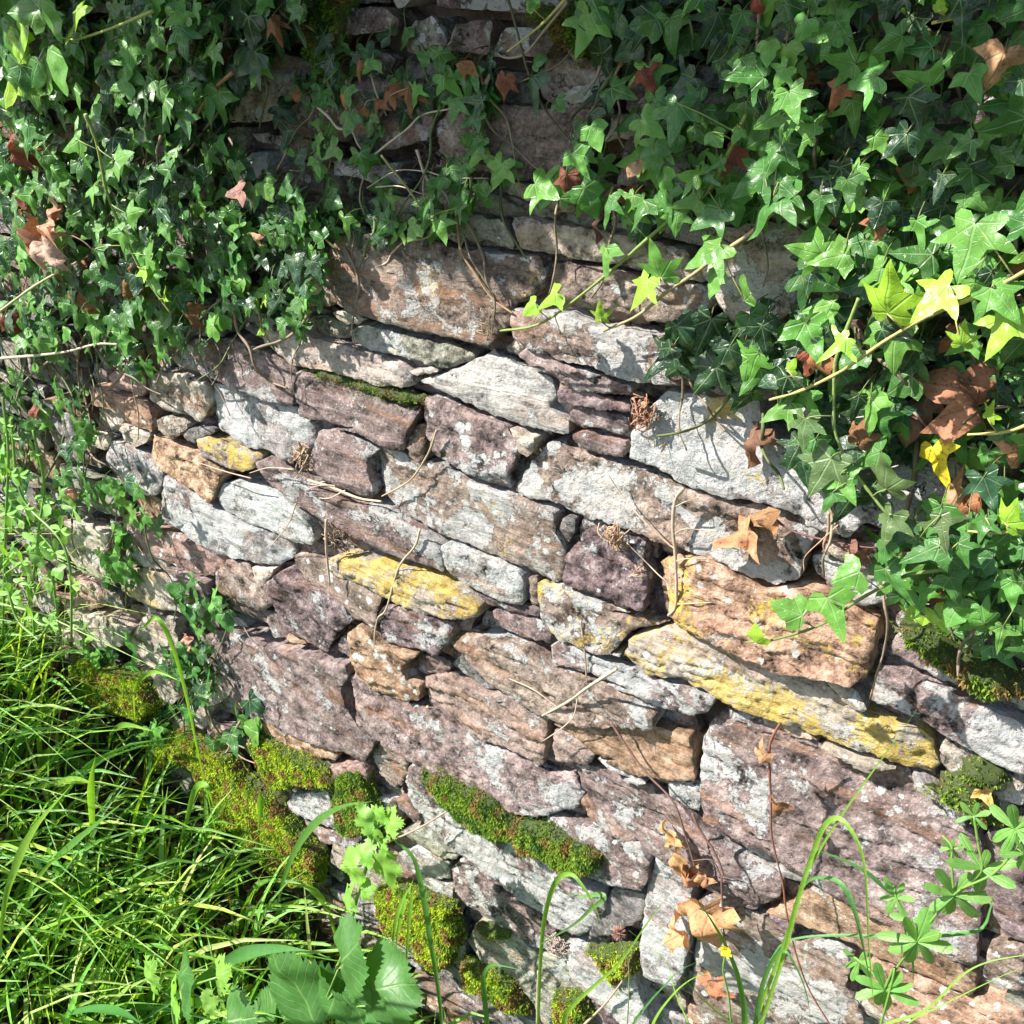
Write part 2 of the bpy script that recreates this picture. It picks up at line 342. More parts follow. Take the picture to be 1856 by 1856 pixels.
# ------------------------------------------------ the wall
TINT0 = dict(purple=(.195, .137, .13), dpurple=(.135, .09, .095), red=(.31, .18, .15), redtan=(.26, .18, .148), brown=(.215, .155, .12),
            tan=(.36, .30, .235), rust=(.30, .18, .10), grey=(.30, .275, .27), lgrey=(.37, .36, .335), orange=(.38, .215, .135),
            green=(.25, .25, .19), dark=(.135, .125, .12), pale=(.44, .36, .31))
TINT = {k: tuple(np.array(v)*.85+np.array([.30, .262, .235])*np.mean(v)/.265*.15) for k, v in TINT0.items()}
STONES = [  # outline, colour, white, yellow, green lichen
 ('A 560,190 800,165 1000,160 1240,250 1370,340 1360,530 1200,510 1000,430 860,370 700,320 640,230', 'purple', .55, 0, 0),
 ('A 220,220 330,240 380,320 270,345 230,300', 'purple', .2, 0, 0),
 ('A 275,385 330,335 480,320 500,400 500,495 430,480 330,440', 'red', .1, 0, 0),
 ('A 510,390 560,355 740,360 850,420 865,540 820,640 740,600 620,575 520,500', 'tan', .1, 0, .2),
 ('A 200,420 290,445 430,490 520,515 560,600 555,690 430,630 300,550 200,530', 'orange', .1, 0, 0),
 ('A 210,552 270,560 368,612 342,700 300,700 220,640', 'pale', .3, .2, 0),
 ('A 350,680 375,638 470,660 545,700 520,750 450,780 390,740', 'tan', .2, 0, .2),
 ('A 565,620 610,600 700,620 745,660 690,720 660,738 575,680', 'tan', .3, .1, 0),
 ('A 695,710 755,665 860,665 895,690 800,738 770,765 740,755', 'dark', .3, 0, 0),
 ('A 845,430 940,440 1080,490 1230,530 1370,565 1380,620 1425,640 1440,760 1400,850 1280,860 1200,800 1070,780 900,680 880,640 868,540', 'grey', .85, 0, 0),
 ('A 803,730 850,715 1000,770 1145,822 1140,880 1060,912 960,880 830,830', 'grey', .35, .6, 0),
 ('A 542,702 600,722 720,790 860,850 938,930 925,990 890,1095 800,1010 600,895 540,820', 'rust', 0, .1, 0),
 ('A 315,735 400,750 500,810 598,890 590,960 570,1050 500,1050 370,960 285,850', 'grey', .6, .45, 0),
 ('A 170,700 240,690 325,722 310,778 290,800 190,770', 'tan', .2, .1, .2),
 ('A 575,1050 610,940 700,975 800,1040 895,1112 1100,1222 1305,1310 1310,1400 1250,1448 1100,1410 900,1370 780,1290 700,1220 590,1178', 'grey', .8, 0, 0),
 ('A 893,1050 930,985 1000,972 1150,1010 1300,1080 1400,1180 1450,1280 1430,1332 1330,1318 1180,1240 1090,1212 925,1120', 'lgrey', .85, .1, 0),
 ('A 1140,850 1190,830 1290,880 1380,955 1430,980 1600,1020 1700,1080 B 150,1080 300,1095 510,1235 630,1335 640,1470 570,1440 400,1395 200,1308 30,1225 A 1600,1260 1420,1120 1300,1050 1205,960', 'purple', .68, .25, 0),
 ('A 330,1170 420,1160 540,1230 600,1235 760,1300 900,1380 955,1405 880,1500 800,1500 640,1425 460,1338 380,1285 340,1240', 'red', .25, 0, 0),
 ('A 388,1342 480,1350 632,1432 620,1470 480,1448 400,1388', 'tan', .2, 0, 0),
 ('A 960,1405 1080,1425 1110,1500 1200,1560 1218,1668 1130,1700 1000,1638 892,1590 885,1490', 'redtan', .3, 0, 0),
 ('A 1100,1440 1238,1452 1225,1490 1190,1530 1140,1505', 'tan', .2, 0, 0),
 ('D 1200,165 1290,92 1350,135 1500,205 1640,292 1688,370 1600,450 1530,568 1420,518 1282,428 1240,330 1212,240', 'dpurple', .2, .05, 0),
 ('D 1315,25 1400,32 1530,62 1700,150 1848,240 1820,320 1828,425 1700,365 1600,270 1400,148', 'brown', .1, 0, 0),
 ('A 372,1432 420,1432 640,1500 640,1560 758,1620 720,1698 560,1678 430,1618 370,1580', 'tan', .1, .5, 0),
 ('A 622,1452 700,1452 850,1522 888,1600 820,1618 700,1540', 'purple', .3, 0, 0),
 ('A 50,1185 200,1212 300,1262 300,1400 358,1478 330,1556 150,1500 60,1400', 'tan', .3, .2, .5),
 ('A 90,1505 200,1522 288,1640 258,1680 160,1698 90,1600', 'red', .2, 0, 0),
 ('D 112,410 180,335 330,352 428,442 400,520 330,522 160,558', 'tan', .2, 0, .3),
 ('D 402,500 482,372 560,352 660,382 680,480 700,556 620,655 550,655 440,600', 'tan', .2, 0, .3),
 ('D 555,665 640,682 718,800 680,848 580,788', 'tan', .2, 0, .1),
 ('D 430,620 545,662 575,790 640,850 560,850 440,720', 'tan', .1, 0, .2),
 ('D 782,742 880,722 965,810 920,850 892,862 832,1008 760,950 752,860', 'tan', .3, 0, .1),
 ('D 872,442 960,452 1080,482 1200,540 1400,572 1650,622 1668,680 1620,760 1655,850 1700,950 1815,1060 1768,1158 1640,1108 1500,1078 1300,1008 1100,890 980,820 882,740 900,640 872,540', 'purple', .42, 0, .3),
 ('D 1142,932 1200,932 1400,1052 1598,1120 1578,1168 1450,1148 1200,1058', 'rust', .15, .1, 0),
 ('D 1142,342 1230,352 1278,430 1298,488 1205,508 1162,450', 'purple', .5, 0, 0),
 ('D 1290,462 1400,522 1330,530 1292,500', 'rust', 0, 0, 0),
 ('D 1562,560 1590,482 1682,432 1690,560 1670,600 1600,570', 'purple', .1, 0, 0),
 ('D 1340,1352 1540,1332 1600,1478 1580,1550 1440,1490 1305,1430', 'grey', .65, 0, .2),
 ('D 1352,1470 1480,1562 1580,1572 1695,1642 1680,1670 1550,1640 1430,1608', 'purple', .3, 0, 0),
 ('D 1552,1192 1750,1162 1790,1200 1780,1330 1602,1258', 'red', .3, 0, 0),
 ('D 522,1202 700,1182 850,1272 868,1400 740,1410 602,1358 532,1290', 'green', .3, 0, .4),
 ('D 762,1422 880,1452 898,1600 782,1558', 'green', .2, 0, .3),
 ('D 1080,1270 1250,1340 1300,1440 1200,1500 1090,1400', 'grey', .4, 0, .2),
 ('E 0,25 200,30 330,62 480,92 640,150 800,250 856,300 850,348 640,352 500,322 300,230 150,162 12,130', 'tan', .25, .70, 0),
 ('B 642,1302 700,1332 900,1400 1060,1472 1090,1530 1078,1668 960,1640 830,1568 682,1488 652,1420', 'lgrey', .75, .05, 0),
 ('B 218,800 260,772 330,782 430,842 600,872 760,952 950,1022 1200,1102 1268,1150 1270,1230 1318,1330 1300,1528 1250,1538 1050,1438 850,1368 640,1290 500,1218 390,1168 280,1058 242,930', 'brown', .78, .38, 0),
 ('B 1102,1492 1150,1502 1158,1678 1104,1676', 'brown', .2, 0, 0),
 ('B 1392,1172 1500,1202 1752,1292 1760,1420 1788,1550 1768,1690 1650,1658 1450,1578 1312,1538 1312,1380 1370,1312', 'dpurple', .38, 0, 0),
 ('B 1267,1230 1312,1152 1380,1172 1378,1260 1330,1318', 'dark', .2, 0, 0),
 ('B 1022,1020 1070,922 1190,762 1320,802 1560,872 C 100,902 400,1002 700,1092 900,1122 1205,1182 1130,1330 1078,1520 940,1538 750,1470 560,1390 360,1330 240,1288 B 1856,1308 1600,1208 1380,1158 1240,1080 1100,1058', 'brown', .72, 0, 0),
 ('C 112,840 130,702 170,622 330,452 470,482 640,492 850,502 880,640 950,720 1100,850 1248,1050 1220,1158 1140,1168 950,1088 650,1048 450,998 270,898', 'grey', 1.0, .42, 0),
 ('C 545,262 620,202 800,202 1000,212 1148,232 1130,478 880,498 660,478 562,440', 'grey', .75, 0, .1),
 ('B 1030,0 1200,2 1350,20 C -50,82 150,112 440,172 480,422 250,402 0,338 B 1500,308 1300,268 1100,198 1042,130', 'redtan', .72, 0, 0),
 ('B 880,247 1000,312 1218,402 1240,500 1202,560 1318,650 1308,712 1180,698 1000,638 850,578 700,500 502,402 700,332', 'lgrey', .32, .1, .05),
 ('B 947,230 1030,147 1083,175 1078,220 1030,288 952,258', 'tan', .4, .15, 0),
 ('B 1052,250 1100,222 1200,242 1400,312 1600,392 1698,432 1688,470 1560,480 1400,458 1250,380 1102,298', 'purple', .5, 0, 0),
 ('B 1257,480 1272,402 1400,432 1500,472 1700,542 C 148,542 146,580 B 1550,572 1400,548 1262,528', 'dpurple', .3, 0, 0),
 ('B 1297,600 1312,552 1450,562 1638,622 1650,690 1638,738 1500,698 1380,668 1300,638', 'purple', .5, 0, 0),
 ('B 1327,702 1400,692 1500,732 1648,752 1640,848 1500,828 1390,798 1342,760', 'purple', .55, 0, 0),
 ('B 512,492 620,502 800,592 980,652 1050,760 1060,800 1010,940 1000,1018 850,960 700,878 570,798 532,690 522,580', 'purple', .48, 0, 0),
 ('B 1000,650 1090,702 1158,722 1150,800 1110,825 1060,800 1050,740', 'tan', .4, 0, 0),
 ('A 1312,380 1390,327 1440,360 B 0,382 200,442 400,542 508,570 470,640 430,790 350,786 200,698 50,668 A 1700,658 1500,618 1380,598 1362,480', 'purple', .35, 0, .1),
 ('B 462,650 518,642 528,720 538,858 500,868 432,828 432,720', 'brown', .2, 0, 0),
 ('A 1450,780 1482,682 1600,662 1720,722 1828,792 1762,822 1770,920 1808,1010 1798,1058 1700,1048 1600,1000 1482,928 1432,880', 'purple', .45, 0, 0),
 ('G 632,1082 730,972 850,982 1180,1022 1350,1082 1600,1112 1798,1132 1818,1200 1808,1320 1720,1378 1650,1400 1638,1480 1500,1638 1300,1588 1100,1548 900,1488 760,1438 642,1368 622,1250', 'brown', .42, .12, .15),
 ('G 612,1442 700,1432 828,1482 780,1508 700,1518 622,1470', 'green', .3, 0, .3),
 ('G 722,1552 800,1512 950,1552 1150,1602 1300,1642 1388,1690 1378,1730 1250,1758 1100,1718 1000,1688 850,1658 740,1608', 'green', .4, .1, .4),
 ('G 302,1502 500,1562 720,1622 900,1682 1000,1722 1078,1790 1108,1850 900,1848 780,1798 600,1758 450,1738 350,1678 232,1560', 'pale', .3, 0, .2),
 ('G 372,1452 560,1472 700,1522 690,1598 600,1608 430,1558', 'green', .1, 0, .3),
 ('G 1052,1770 1180,1742 1238,1772 1100,1798', 'lgrey', .6, 0, 0),
 ('G 1642,922 1720,902 1850,950 H 100,1232 200,1232 480,1272 840,1332 850,1420 740,1458 650,1488 400,1438 122,1390', 'tan', .35, 0, .2),
 ('G 1372,882 1600,922 1658,1040 1650,1088 1500,1058 1380,1038 1302,1000', 'green', .2, 0, .4),
 ('G 502,1002 600,1012 688,1042 680,1078 600,1108 522,1050', 'redtan', .2, 0, 0),
 ('G 402,1092 500,1062 618,1122 610,1200 638,1378 600,1418 400,1398 332,1300', 'tan', .2, 0, .2),
 ('G 472,792 620,832 760,832 848,882 860,918 800,958 640,958 560,930', 'tan', .3, 0, .3),
 ('G 762,842 870,782 938,812 990,920 1008,948 880,928', 'green', .1, 0, .4),
 ('G 942,792 1100,792 1120,880 1082,920 1150,958 1002,938', 'tan', .1, 0, .2),
 ('G 1180,960 1290,950 1370,1030 1340,1060 1180,1010', 'tan', .1, 0, .2),
 ('G 1372,762 1500,762 1650,832 1698,888 1560,878 1422,838', 'green', .3, 0, .3),
 ('G 1592,702 1720,715 1850,742 1850,828 1700,800', 'green', .3, 0, .2),
 ('H 0,1102 200,1152 350,1182 300,1238 110,1220 10,1180', 'green', .4, 0, .3),
 ('H 60,1010 200,1030 420,1080 470,1180 380,1190 200,1130 60,1080', 'green', .3, 0, .3),
 ('G 1222,382 1300,292 1500,262 1700,282 1850,322 H 120,602 300,622 480,602 560,640 608,760 560,820 400,958 350,1008 100,998 G 1820,725 1700,690 1550,660 1300,640 1262,560 1232,470', 'brown', .3, .08, .2),
 ('G 52,212 150,132 300,132 400,202 380,290 330,368 100,378 62,368', 'tan', .2, .05, .5),
 ('G 452,182 700,132 850,122 1100,152 1178,222 1198,330 1150,478 1000,518 850,556 760,500 700,400 560,290', 'purple', .3, 0, .3),
 ('G 172,542 280,532 300,620 240,698 152,680', 'lgrey', 1, 0, 0),
 ('G 122,442 260,442 340,482 300,518 160,490', 'tan', .2, .1, .2),
 ('G 2,402 90,402 118,520 128,640 12,698', 'tan', .1, 0, .3),
 ('H 350,542 450,472 590,462 500,580 400,588', 'lgrey', .3, .1, .3), ('H 722,602 900,482 1300,502 1280,618 1000,638', 'tan', .4, 0, .3),
 ('H 622,642 800,642 880,652 898,760 602,798 630,740', 'tan', .3, 0, .2),
 ('H 282,1482 400,1472 700,1522 950,1602 1128,1602 1248,1702 1180,1738 1098,1850 950,1818 700,1758 340,1658 292,1570', 'brown', .45, 0, .1),
 ('I 92,1282 300,1242 600,1232 678,1302 650,1450 618,1700 480,1798 300,1850 160,1698 62,1500', 'pale', .6, 0, .1),
 ('H 862,1352 1060,1400 1180,1570 1150,1590 1000,1588 850,1538 660,1495', 'tan', .3, 0, .2),
 ('H 652,1232 780,1262 848,1328 700,1308', 'tan', .2, 0, .1),
 ('F 332,180 282,62 370,22 560,22 740,112 900,192 1100,182 1200,222 1380,332 1518,392 1528,460 1480,600 1468,698 1380,728 1200,668 1060,668 880,588 700,518 640,488 430,398 372,348', 'orange', .25, .70, 0),
 ('E 1162,172 1300,192 1450,252 1700,332 F 0,302 200,382 340,412 150,428 80,520 38,558 E 1650,568 1480,548 1300,478 1192,380 1168,280', 'brown', .66, .62, 0),
 ('F 112,558 145,470 300,432 440,442 620,512 800,582 1000,682 1200,742 1310,850 1450,932 1600,992 1750,1042 1808,1092 1838,1240 1788,1288 1700,1238 1500,1158 1200,1048 950,948 700,848 550,758 400,688 252,668', 'tan', .35, .72, 0),
 ('F 1182,718 1280,742 1400,782 1468,880 1448,908 1320,846 1222,770', 'tan', .5, .1, 0),
 ('C 1122,1402 1170,1382 1350,1432 1650,1532 1748,1602 1560,1658 1440,1698 1380,1688 1200,1558 1142,1480', 'lgrey', .7, 0, 0),
 ('P 1577,1268 1590,1205 1700,1240 1856,1310 1960,1350 1960,1420 1856,1398 1780,1366 1700,1318 1640,1288', 'purple', .72, 0, 0),
 ('P 1605,1180 1622,1155 1700,1170 1856,1235 1960,1275 1960,1330 1856,1296 1700,1230', 'purple', .6, 0, .1),
 ('F 272,102 318,162 348,300 348,408 322,398 292,250', 'red', .1, 0, 0),
 ('E 1232,520 1320,492 1420,552 1650,632 1850,702 F 250,692 500,762 622,828 560,888 500,908 400,878 250,838 0,728 E 1700,768 1600,718 1400,658 1252,620', 'purple', .68, .08, 0),
 ('E 702,510 760,452 900,462 1100,522 1232,622 1400,682 1600,762 1850,892 F 300,958 200,962 0,950 E 1600,945 1400,955 1250,918 1150,878 1000,788 900,728 782,590', 'brown', .42, 0, .1),
 ('E 1255,952 1400,965 1600,965 F 0,962 250,965 470,1042 490,1178 508,1278 380,1278 150,1238 0,1168 E 1600,1158 1490,1128 1390,1038', 'rust', .25, 0, 0),
 ('E 1242,992 1330,1002 1438,1082 1488,1142 1440,1208 1350,1188 1252,1178 1240,1080', 'redtan', .25, 0, 0),
 ('E 512,702 640,692 720,742 880,802 960,785 1080,872 1180,932 1218,932 1210,1080 1180,1218 1000,1108 860,1068 700,978 540,858', 'redtan', .32, 0, 0),
 ('E 462,600 490,572 600,602 655,640 640,708 560,698 482,660', 'purple', .5, 0, 0),
 ('E 640,655 700,580 800,642 928,742 928,790 880,808 750,740', 'dark', .3, 0, 0),
 ('E 860,372 900,322 1050,362 1200,412 1228,440 1228,518 1180,518 1050,488 900,430', 'purple', .25, 0, 0),
 ('E 792,250 850,242 1000,282 1170,322 1178,378 1100,368 870,310', 'dpurple', .3, 0, 0),
 ('E 282,330 310,292 440,292 560,342 700,402 680,480 600,588 530,548 430,528 300,498 282,440', 'dpurple', .35, 0, 0),
 ('E 122,440 180,392 240,452 280,502 440,542 508,560 420,640 450,700 518,740 518,818 430,828 270,768 150,678 132,560', 'rust', .05, 0, 0),
 ('E 112,700 150,652 300,732 450,842 600,882 720,982 860,1082 1000,1132 1200,1252 1350,1292 1398,1370 1368,1450 1170,1468 1050,1438 900,1368 780,1308 600,1228 400,1108 260,1018 162,940 152,820', 'purple', .48, 0, .18),
 ('E 222,1130 290,1042 430,1122 428,1200 390,1318 320,1328 252,1230', 'redtan', .3, 0, 0),
 ('L 102,460 150,372 230,442 300,562 400,662 600,832 730,822 900,932 1000,1012 1230,1112 1238,1200 1180,1288 1080,1368 980,1348 860,1238 720,1148 620,1058 560,1018 400,908 200,748 100,600', 'purple', .82, 0, .42),
 ('L 362,990 420,932 560,1032 700,1152 860,1242 950,1352 938,1440 880,1448 760,1388 600,1288 470,1178 392,1100', 'purple', .6, 0, .2),
 ('L 42,590 100,582 188,700 160,738 62,650', 'dpurple', .3, 0, 0),
 ('L 72,780 200,742 350,902 398,940 300,928 180,858', 'green', .4, 0, .3),
 ('L 62,900 200,872 350,952 350,1048 250,1058 82,960', 'grey', .4, 0, .2),
 ('L 882,680 1000,702 1100,742 1300,802 1430,852 1488,930 1478,1060 1440,1088 1260,1058 1150,1008 1200,900 1050,790 930,750', 'purple', .6, 0, 0),
 ('L 1082,602 1110,582 1250,682 1350,782 1418,832 1380,848 1250,798 1122,680', 'redtan', .3, 0, 0),
 ('E 1322,1210 1480,1232 1600,1292 1790,1322 F 250,1372 400,1422 500,1540 K 60,800 250,932 440,1042 498,1090 480,1158 330,1213 232,1170 52,1040 0,1000 E 1850,1748 1660,1578 1500,1468 1422,1390 1372,1290', 'purple', .42, 0, 0),
 ('K 52,702 170,742 400,872 600,992 655,1060 640,1118 500,1058 300,918 132,828', 'grey', .5, 0, .1),
 ('K 42,262 80,182 180,82 300,152 480,240 700,322 900,402 1165,452 1212,560 1330,622 1450,702 1598,882 1628,1100 1598,1400 1588,1558 1400,1498 1200,1378 1000,1238 700,1058 600,985 400,868 220,790 60,698 32,500', 'purple', .52, 0, .05),
 ('K 302,132 500,182 700,292 650,308 450,238', 'tan', .3, 0, 0), ('K 702,294 900,355 1155,440 1000,448 820,378', 'tan', .4, 0, 0),
 ('K 1360,330 1400,262 1600,352 1856,452 1856,642 1700,598 1500,498 1362,400', 'tan', .6, .2, 0),
 ('K 1210,470 1300,520 1420,640 1540,760 1500,760 1340,610 1222,545', 'grey', .4, 0, 0),
 ('K 402,1232 560,1192 660,1092 900,1182 1200,1332 1500,1532 1588,1640 1578,1698 1400,1618 1000,1458 700,1328', 'rust', .25, .35, 0),
 ('K 420,1242 520,1262 588,1340 560,1368 452,1348', 'dpurple', .2, 0, 0),
 ('K 10,1180 200,1202 400,1252 560,1402 800,1422 900,1502 850,1650 948,1798 950,1870 100,1870 0,1700', 'brown', .66, 0, 0),
 ('K 1002,1482 1400,1632 1856,1802 1856,1870 1200,1870 1000,1702', 'orange', .25, .05, 0),
 ('K 1605,1100 1662,1002 1856,962 1870,1422 1720,1398 1642,1200', 'dpurple', .3, 0, 0),
 ('K 1622,1600 1642,1422 1870,1432 1870,1700', 'brown', .2, 0, 0),
 ('L 1455,1130 1500,922 1598,912 1700,1040 1720,1250 1700,1500 1640,1650 1480,1560 1445,1400', 'grey', .75, 0, 0),
 ('L 992,1402 1120,1422 1200,1502 1400,1562 1438,1700 1500,1870 1350,1820 1200,1698 1052,1560', 'grey', .75, 0, .35),
 ('L 502,1302 700,1342 850,1472 1000,1482 1050,1602 1200,1702 1298,1800 1150,1700 1100,1870 900,1870 800,1700 620,1558 442,1400', 'green', .35, 0, .2),
 ('L 1112,1682 1180,1662 1350,1782 1300,1870 1132,1870', 'dpurple', .15, 0, 0),
 ('L 1182,1220 1262,1112 1440,1152 1428,1280 1250,1348 1132,1378', 'dark', .35, 0, .3),
 ('F 332,1292 520,1292 528,1468 450,1438 342,1370', 'lgrey', .5, 0, 0),
 ('E 1490,1152 1600,1172 F 0,1188 60,1202 240,1292 200,1308 80,1292 E 1700,1270 1560,1220', 'grey', .3, 0, 0),
 ('J 642,1002 1000,902 1500,782 1856,852 1856,1300 1500,1348 1200,1248 1000,1148 900,1248 652,1178', 'grey', .72, 0, 0),
 ('C 1250,1300 1500,1290 1856,1400 1856,1560 1650,1520 1350,1420 1180,1370', 'brown', .4, 0, 0),
 ('J 1300,275 1500,262 1856,302 1856,420 1700,425 1400,300', 'brown', .3, 0, .2),
 ('J 1200,500 1700,520 1856,560 1856,830 1500,770 1250,720', 'grey', .4, 0, .3),
 ('F 1660,300 1856,340 1856,600 1740,560 1640,440 1600,390', 'purple', .4, 0, .1),
]
def edge_noise(P, spacing, amp, seed):
    """resample a closed outline evenly and roughen it"""
    P = np.asarray(P); n = len(P)
    L = np.linalg.norm(np.roll(P, -1, 0)-P, axis=1); tot = L.sum(); m = max(14, int(tot/spacing))
    cum = np.concatenate([[0], np.cumsum(L)]); out = []
    for k in range(m):
        s = tot*k/m; i = min(np.searchsorted(cum, s, 'right')-1, n-1); u = (s-cum[i])/max(L[i], 1e-9)
        out.append(P[i]*(1-u)+P[(i+1) % n]*u)
    Q = np.array(out)
    Q = (np.roll(Q, 1, 0)*.12+Q*.76+np.roll(Q, -1, 0)*.12)
    T = np.roll(Q, -1, 0)-np.roll(Q, 1, 0); N = np.stack([T[:, 1], -T[:, 0]], 1); N /= np.linalg.norm(N, axis=1)[:, None]+1e-9
    for k in range(m):
        v = Vector((Q[k, 0]*70, seed, Q[k, 1]*70))
        v2 = Vector((Q[k, 0]*260, seed, Q[k, 1]*260))
        Q[k] += N[k]*amp*(noise.noise(v)*1.0+noise.noise(v2)*.55)
    return Q
def stone_geo(P, front, seed, step=.0042, depth=.075, rough=1.0, round_=.0024, amp=.0026):
    """P: outline in the wall plane (x,z); returns verts/faces of a split slate block whose face stands at y=-front"""
    r = random.Random(seed)
    B = edge_noise(P, step, amp, seed)
    nB = len(B); mn, mx = B.min(0), B.max(0)
    xs = np.arange(mn[0]+step*.5, mx[0], step); zs = np.arange(mn[1]+step*.5, mx[1], step)
    gx, gz = np.meshgrid(xs, zs); G = np.stack([gx.ravel(), gz.ravel()], 1)
    G += (np.random.RandomState(seed % 99991).rand(*G.shape)-.5)*step*.55
    A = B; Bn = np.roll(B, -1, 0); inside = np.zeros(len(G), bool); dist = np.full(len(G), 9.0)
    for a, b in zip(A, Bn):
        if a[1] != b[1]:
            c = (a[1] > G[:, 1]) != (b[1] > G[:, 1])
            inside ^= c & (G[:, 0] < (b[0]-a[0])*(G[:, 1]-a[1])/(b[1]-a[1])+a[0])
        ab = b-a; t = np.clip(((G-a)@ab)/(ab@ab+1e-12), 0, 1); dist = np.minimum(dist, np.linalg.norm(G-a-t[:, None]*ab, axis=1))
    keep = inside & (dist > step*.55); G = G[keep]; dist = dist[keep]
    allp = np.vstack([B, G]); D = np.concatenate([np.zeros(nB), dist])
    vo, _, fo, ov, _, _ = delaunay_2d_cdt([Vector(p) for p in allp], [], [list(range(nB))], 1, 1e-7)
    # map back
    N = len(vo); Q = np.array([(v.x, v.y) for v in vo]); DD = np.zeros(N)
    for i, o in enumerate(ov):
        if len(o): DD[i] = D[o[0]] if o[0] < len(D) else 0
    Fc = [tuple(f) for f in fo]
    tx, tz = r.uniform(-.05, .05), r.uniform(-.10, .06); c = Q.mean(0)
    layered = r.random() < .7; lay = r.uniform(.010, .022); ls = seed*1.37 % 50
    Y = np.zeros(N)
    H = mx[1]-mn[1]; Lx = mx[0]-mn[0]
    # cleaved facets: the face is the lowest of a few planes, so corners stay angular
    planes = [(r.uniform(-.05, .05), r.uniform(-.06, .06), 0.0)]
    for q in range(r.choice([2, 3, 4])):
        a = r.choice([r.uniform(-.4, .4), r.uniform(-.4, .4)+math.pi/2, r.uniform(-.4, .4)-math.pi/2, r.uniform(2.7, 3.5)]); sl_ = r.uniform(.08, .42)
        ext = abs(math.cos(a))*Lx/2+abs(math.sin(a))*H/2
        off = ext*r.uniform(.62, .95)
        planes.append((-sl_*math.cos(a), -sl_*math.sin(a), sl_*off))
    for i in range(N):
        x, z = Q[i]
        wx = x-c[0]+.006*noise.noise(Vector((x*40, ls, z*40))); wz = z-c[1]+.006*noise.noise(Vector((x*40, ls+9, z*40)))
        h = tz*wz + min(p_[0]*wx+p_[1]*wz+p_[2] for p_ in planes)
        h = max(h, -.016)
        h += rough*.0030*noise.noise(Vector((x*11, ls, z*17)))
        h += rough*.0026*noise.noise(Vector((x*26, ls+7, z*60)))
        h += rough*.0019*noise.noise(Vector((x*80, ls+3, z*170)))
        h += rough*.0012*noise.noise(Vector((x*210, ls+5, z*300)))
        if layered:
            t = z/lay+1.6*noise.noise(Vector((x*9, ls+2, z*9)))+.7*noise.noise(Vector((x*45, ls, z*20)))
            fr = t-math.floor(t); w = noise.noise(Vector((x*8, math.floor(t)*3.3+ls, 0)))
            h += rough*(.0036*w + .0018*(1-fr))
        e = min(1, DD[i]/round_)
        h -= round_*.95*(1-math.sqrt(max(0, 1-(1-e)**2)))
        Y[i] = -front-h
    V = np.stack([Q[:, 0], Y, Q[:, 1]], 1)
    # sides and back from the outline ring
    cnt = {}
    for f in Fc:
        for a, b in zip(f, f[1:]+f[:1]): cnt[(a, b)] = 1
    bd = [e for e in cnt if (e[1], e[0]) not in cnt]
    ring = {}
    V = list(V)
    for a, b in bd:
        for q in (a, b):
            if q not in ring:
                rr = []
                for k, dd in ((1, .02), (2, depth)):
                    p = V[q]; dx = (c-p[[0, 2]]); dx = dx/(np.linalg.norm(dx)+1e-9)
                    n1 = noise.noise(Vector((p[0]*60, dd*70, p[2]*60)))*.003
                    V.append(np.array([p[0]+dx[0]*(n1+.0015*k), p[1]+dd, p[2]+dx[1]*(n1+.0015*k)])); rr.append(len(V)-1)
                V.append(np.array(V[q])); rr.append(len(V)-1)
                ring[q] = rr
    up = None
    # front faces must face -y
    if Fc:
        f = Fc[0]; a, b, cc = V[f[0]], V[f[1]], V[f[2]]
        if np.cross(b-a, cc-a)[1] > 0: Fc = [f[::-1] for f in Fc]; bd = [(b, a) for a, b in bd]
    for a, b in bd:
        ra, rb = ring[a], ring[b]
        Fc.append((rb[2], ra[2], ra[0], rb[0])); Fc.append((rb[0], ra[0], ra[1], rb[1]))
    return np.array(V), Fc
def poly_area(P):
    P = np.asarray(P); x, y = P[:, 0], P[:, 1]
    return .5*abs(np.dot(x, np.roll(y, -1))-np.dot(y, np.roll(x, -1)))
WALL_TOP = 1.74
wall = empty('stone_wall', (-.8, 0, 0), 'dry stone wall of purple and grey slate slabs with ivy hanging over it', 'stone wall')
def lich_arr(V, w, y, g, seed):
    L = np.zeros((len(V), 3)); 
    for i, p in enumerate(V):
        n1 = noise.noise(Vector((p[0]*9, seed, p[2]*13)))*.35
        L[i] = (w+n1 if w > 0 else 0, y+n1*1.3 if y > 0 else 0, g-n1 if g > 0 else 0)
    return np.clip(L, 0, 1.3)
rec = []
GRID = .006; GX0, GZ0 = -4.2, -.6
occ = np.zeros((int(5.2/GRID), int(2.6/GRID)), bool)
def rasterise(P, mark=True):
    P = np.asarray(P); i0 = ((P.min(0)-[GX0, GZ0])/GRID).astype(int); i1 = ((P.max(0)-[GX0, GZ0])/GRID).astype(int)+1
    i0 = np.maximum(i0, 0); i1 = np.minimum(i1, occ.shape)
    if (i1 <= i0).any(): return 0, 1
    xs = GX0+(np.arange(i0[0], i1[0])+.5)*GRID; zs = GZ0+(np.arange(i0[1], i1[1])+.5)*GRID
    gx, gz = np.meshgrid(xs, zs, indexing='ij'); ins = np.zeros(gx.shape, bool)
    for a, b in zip(P, np.roll(P, -1, 0)):
        if a[1] == b[1]: continue
        c = (a[1] > gz) != (b[1] > gz); ins ^= c & (gx < (b[0]-a[0])*(gz-a[1])/(b[1]-a[1])+a[0])
    sub = occ[i0[0]:i1[0], i0[1]:i1[1]]; hit = (sub & ins).sum(); tot = max(1, ins.sum())
    if mark: sub |= ins
    return hit, tot
